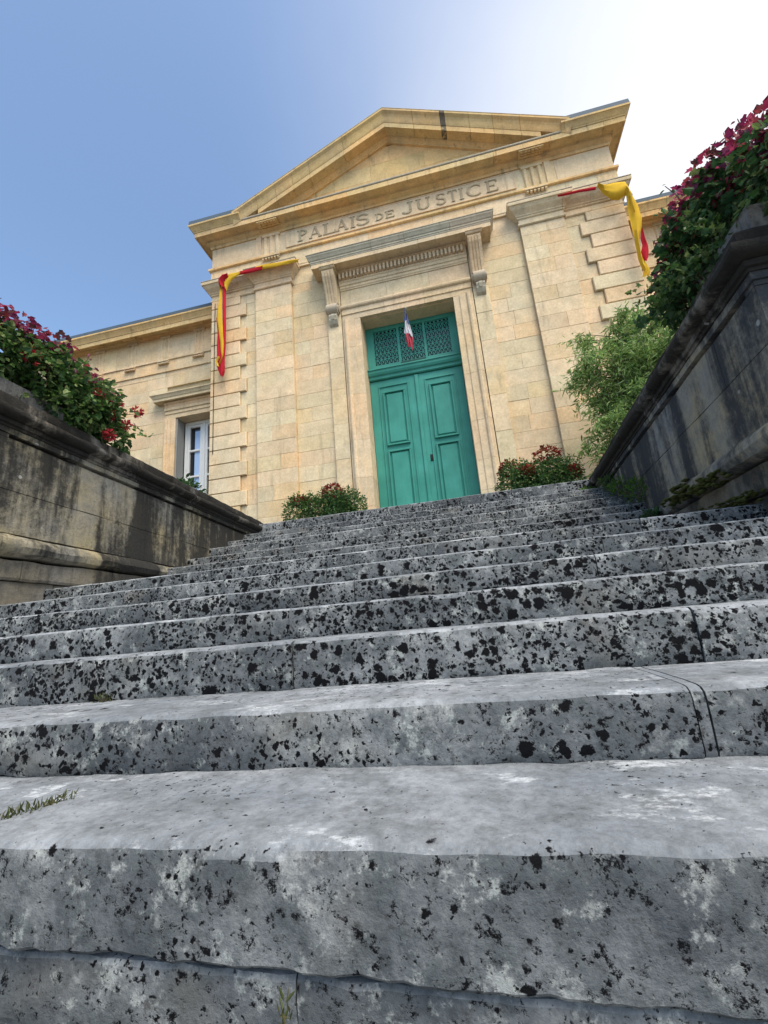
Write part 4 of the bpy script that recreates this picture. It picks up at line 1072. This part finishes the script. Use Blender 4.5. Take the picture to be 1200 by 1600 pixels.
BL_ = thing('draped_banner', 'red and yellow cloth banner hanging knotted from the left capital beside the quoins', 'banner', (-3.9, -.29, 8.0), 'red and yellow banners on the capitals')
L_yel1=[[(-2.081,8.136),(-2.112,8.063)],[(-2.31,8.169),(-2.342,8.079)],[(-2.485,8.17),(-2.545,8.071)],[(-2.85,8.224),(-2.896,8.104)],[(-3.073,8.221),(-3.104,8.113)]]
L_red1=[[(-2.895,8.187),(-2.926,8.08)],[(-3.148,8.192),(-3.179,8.084)],[(-3.403,8.18),(-3.419,8.101)],[(-3.585,8.164),(-3.585,8.097)]]
L_yel2=[[(-3.403,8.163),(-3.434,8.088)],[(-3.646,8.164),(-3.63,7.992)],[(-3.783,8.135),(-3.72,7.868)],[(-3.797,7.971),(-3.749,7.761)]]
L_knot=[[(-3.707,8.164),(-3.691,8.093)],[(-3.829,8.181),(-3.767,8.03)],[(-3.936,8.11),(-3.812,7.942)],[(-3.934,7.942),(-3.796,7.839)]]
L_hang=[[(-3.941,8.027),(-3.935,8.026),(-3.904,8.017),(-3.797,7.988)],[(-3.909,7.803),(-3.907,7.803),(-3.856,7.789),(-3.772,7.767)],[(-3.951,7.487),(-3.949,7.487),(-3.86,7.463),(-3.769,7.44)],[(-3.991,7.159),(-3.988,7.158),(-3.849,7.124),(-3.769,7.104)],[(-3.964,6.836),(-3.934,6.829),(-3.83,6.804),(-3.771,6.79)],[(-3.98,6.529),(-3.886,6.507),(-3.805,6.489),(-3.776,6.482)],[(-3.979,6.299),(-3.868,6.274),(-3.803,6.26),(-3.788,6.256)],[(-3.984,6.179),(-3.838,6.147),(-3.823,6.143),(-3.794,6.137)],[(-3.975,6.027),(-3.909,6.012),(-3.894,6.009),(-3.793,5.987)],[(-3.921,5.866),(-3.907,5.863),(-3.892,5.86),(-3.813,5.843)],[(-3.877,5.753),(-3.862,5.75),(-3.862,5.75),(-3.848,5.747)]]
ribbon('yellow_stripe', L_yel1, -.295, M['yellow'], BL_, .008, seed=1)
ribbon('red_stripe', L_red1, -.31, M['red'], BL_, .008, seed=2)
ribbon('yellow_stripe', L_yel2, -.325, M['yellow'], BL_, .012, seed=3)
ribbon('knot', L_knot, -.335, M['red'], BL_, .015, seed=4, bulge=.07)
hg = L_hang
ribbon('red_stripe', [[r_[0], r_[1]] for r_ in hg[3:]], -.285, M['red'], BL_, .006, seed=5)
ribbon('yellow_stripe', [[r_[1], r_[2]] for r_ in hg[:9]], -.305, M['yellow'], BL_, .008, seed=6, bulge=.035)
ribbon('red_stripe', [[r_[2], r_[3]] for r_ in hg], -.29, M['red'], BL_, .008, seed=7)
ribbon('yellow_loop', [[(-3.93, 6.17), (-3.87, 6.16)], [(-3.955, 6.08), (-3.93, 6.06)], [(-3.945, 5.95), (-3.89, 5.94)]], -.335, M['yellow'], BL_, .004, seed=8)
ribbon('red_tail', [[(-3.99, 6.18), (-3.79, 6.14)], [(-3.975, 6.02), (-3.80, 5.98)], [(-3.93, 5.86), (-3.81, 5.84)], [(-3.875, 5.74), (-3.845, 5.735)]], -.275, M['red'], BL_, .012, seed=9)
BR_ = thing('draped_banner', 'yellow and red cloth banner draped over the right capital, its tail swinging past the corner', 'banner', (4.2, -.29, 8.0), 'red and yellow banners on the capitals')
ribbon('red_stripe', [[(3.10,8.100),(3.10,8.075)],[(3.25,8.105),(3.25,8.055)],[(3.482,8.105),(3.47,8.055)],[(3.763,8.085),(3.762,8.017)]], -.29, M['red'], BR_, .006, seed=1)
ribbon('yellow_stripe', [[(3.797,8.087),(3.804,8.048)],[(3.932,8.073),(3.878,7.856)],[(4.04,8.059),(3.983,7.717)],[(4.157,8.041),(4.097,7.686)],[(4.265,8.033),(4.217,7.743)],[(4.301,7.939),(4.229,7.694)],[(4.338,7.702),(4.211,7.611)]], -.30, M['yellow'], BR_, .018, seed=2, bulge=.06)
ribbon('yellow_stripe', [[(4.237,7.756),(4.318,7.732)],[(4.195,7.513),(4.37,7.456)],[(4.168,7.245),(4.385,7.176)],[(4.166,7.031),(4.332,6.979)],[(4.169,6.762),(4.242,6.74)],[(4.159,6.542),(4.218,6.525)],[(4.147,6.34),(4.206,6.323)],[(4.154,6.203),(4.246,6.176)],[(4.174,6.076),(4.27,6.049)],[(4.118,5.958),(4.214,5.932)]], -.29, M['yellow'], BR_, .016, seed=3, bulge=.05)
ribbon('red_stripe', [[(4.309,6.93),(4.321,6.912)],[(4.25,6.737),(4.33,6.713)],[(4.251,6.584),(4.339,6.558)],[(4.204,6.46),(4.317,6.427)],[(4.196,6.326),(4.286,6.314)],[(4.21,6.246),(4.239,6.238)]], -.315, M['red'], BR_, .010, seed=4)
ribbon('orange_fold', [[(4.245, 7.70), (4.285, 7.685)], [(4.235, 7.45), (4.275, 7.44)], [(4.24, 7.25), (4.26, 7.24)]], -.365, M['yellow'], BR_, .004, seed=5)

FL = thing('hanging_flag', 'small blue, white and red flag drooping from a short pole over the green door', 'flag', (0, -.1, 6.55))
b = B(); b.tube([(.01, .06, 6.60), (.012, -.12, 6.50), (.014, -.2, 6.47)], .009, 6); b.done('flag_pole', M['white'], FL)
def flagrow(t):
    zc = 6.44 - .84*t; w = .015 + .06*min(1, t*1.7) - (.03*max(0, t-.75)*4); cx = .0 + .02*t
    return cx-w, cx+w, zc
def flagpart(name, t0, t1, mat, seed):
    st = []
    for i in range(7):
        t = t0+(t1-t0)*i/6; a, c, z = flagrow(t); sk = .10
        st.append([(a, z), ((a*2+c)/3, z-sk*.12), ((a+2*c)/3, z-sk*.45), (c, z-sk)])
    ribbon(name, st, -.2, mat, FL, .03, nx=4, sub=3, seed=seed, bulge=.04)
flagpart('blue_band', 0, .33, M['fblue'], 1); flagpart('white_band', .335, .66, M['fwhite'], 1); flagpart('red_band', .665, 1.0, M['fred'], 1)
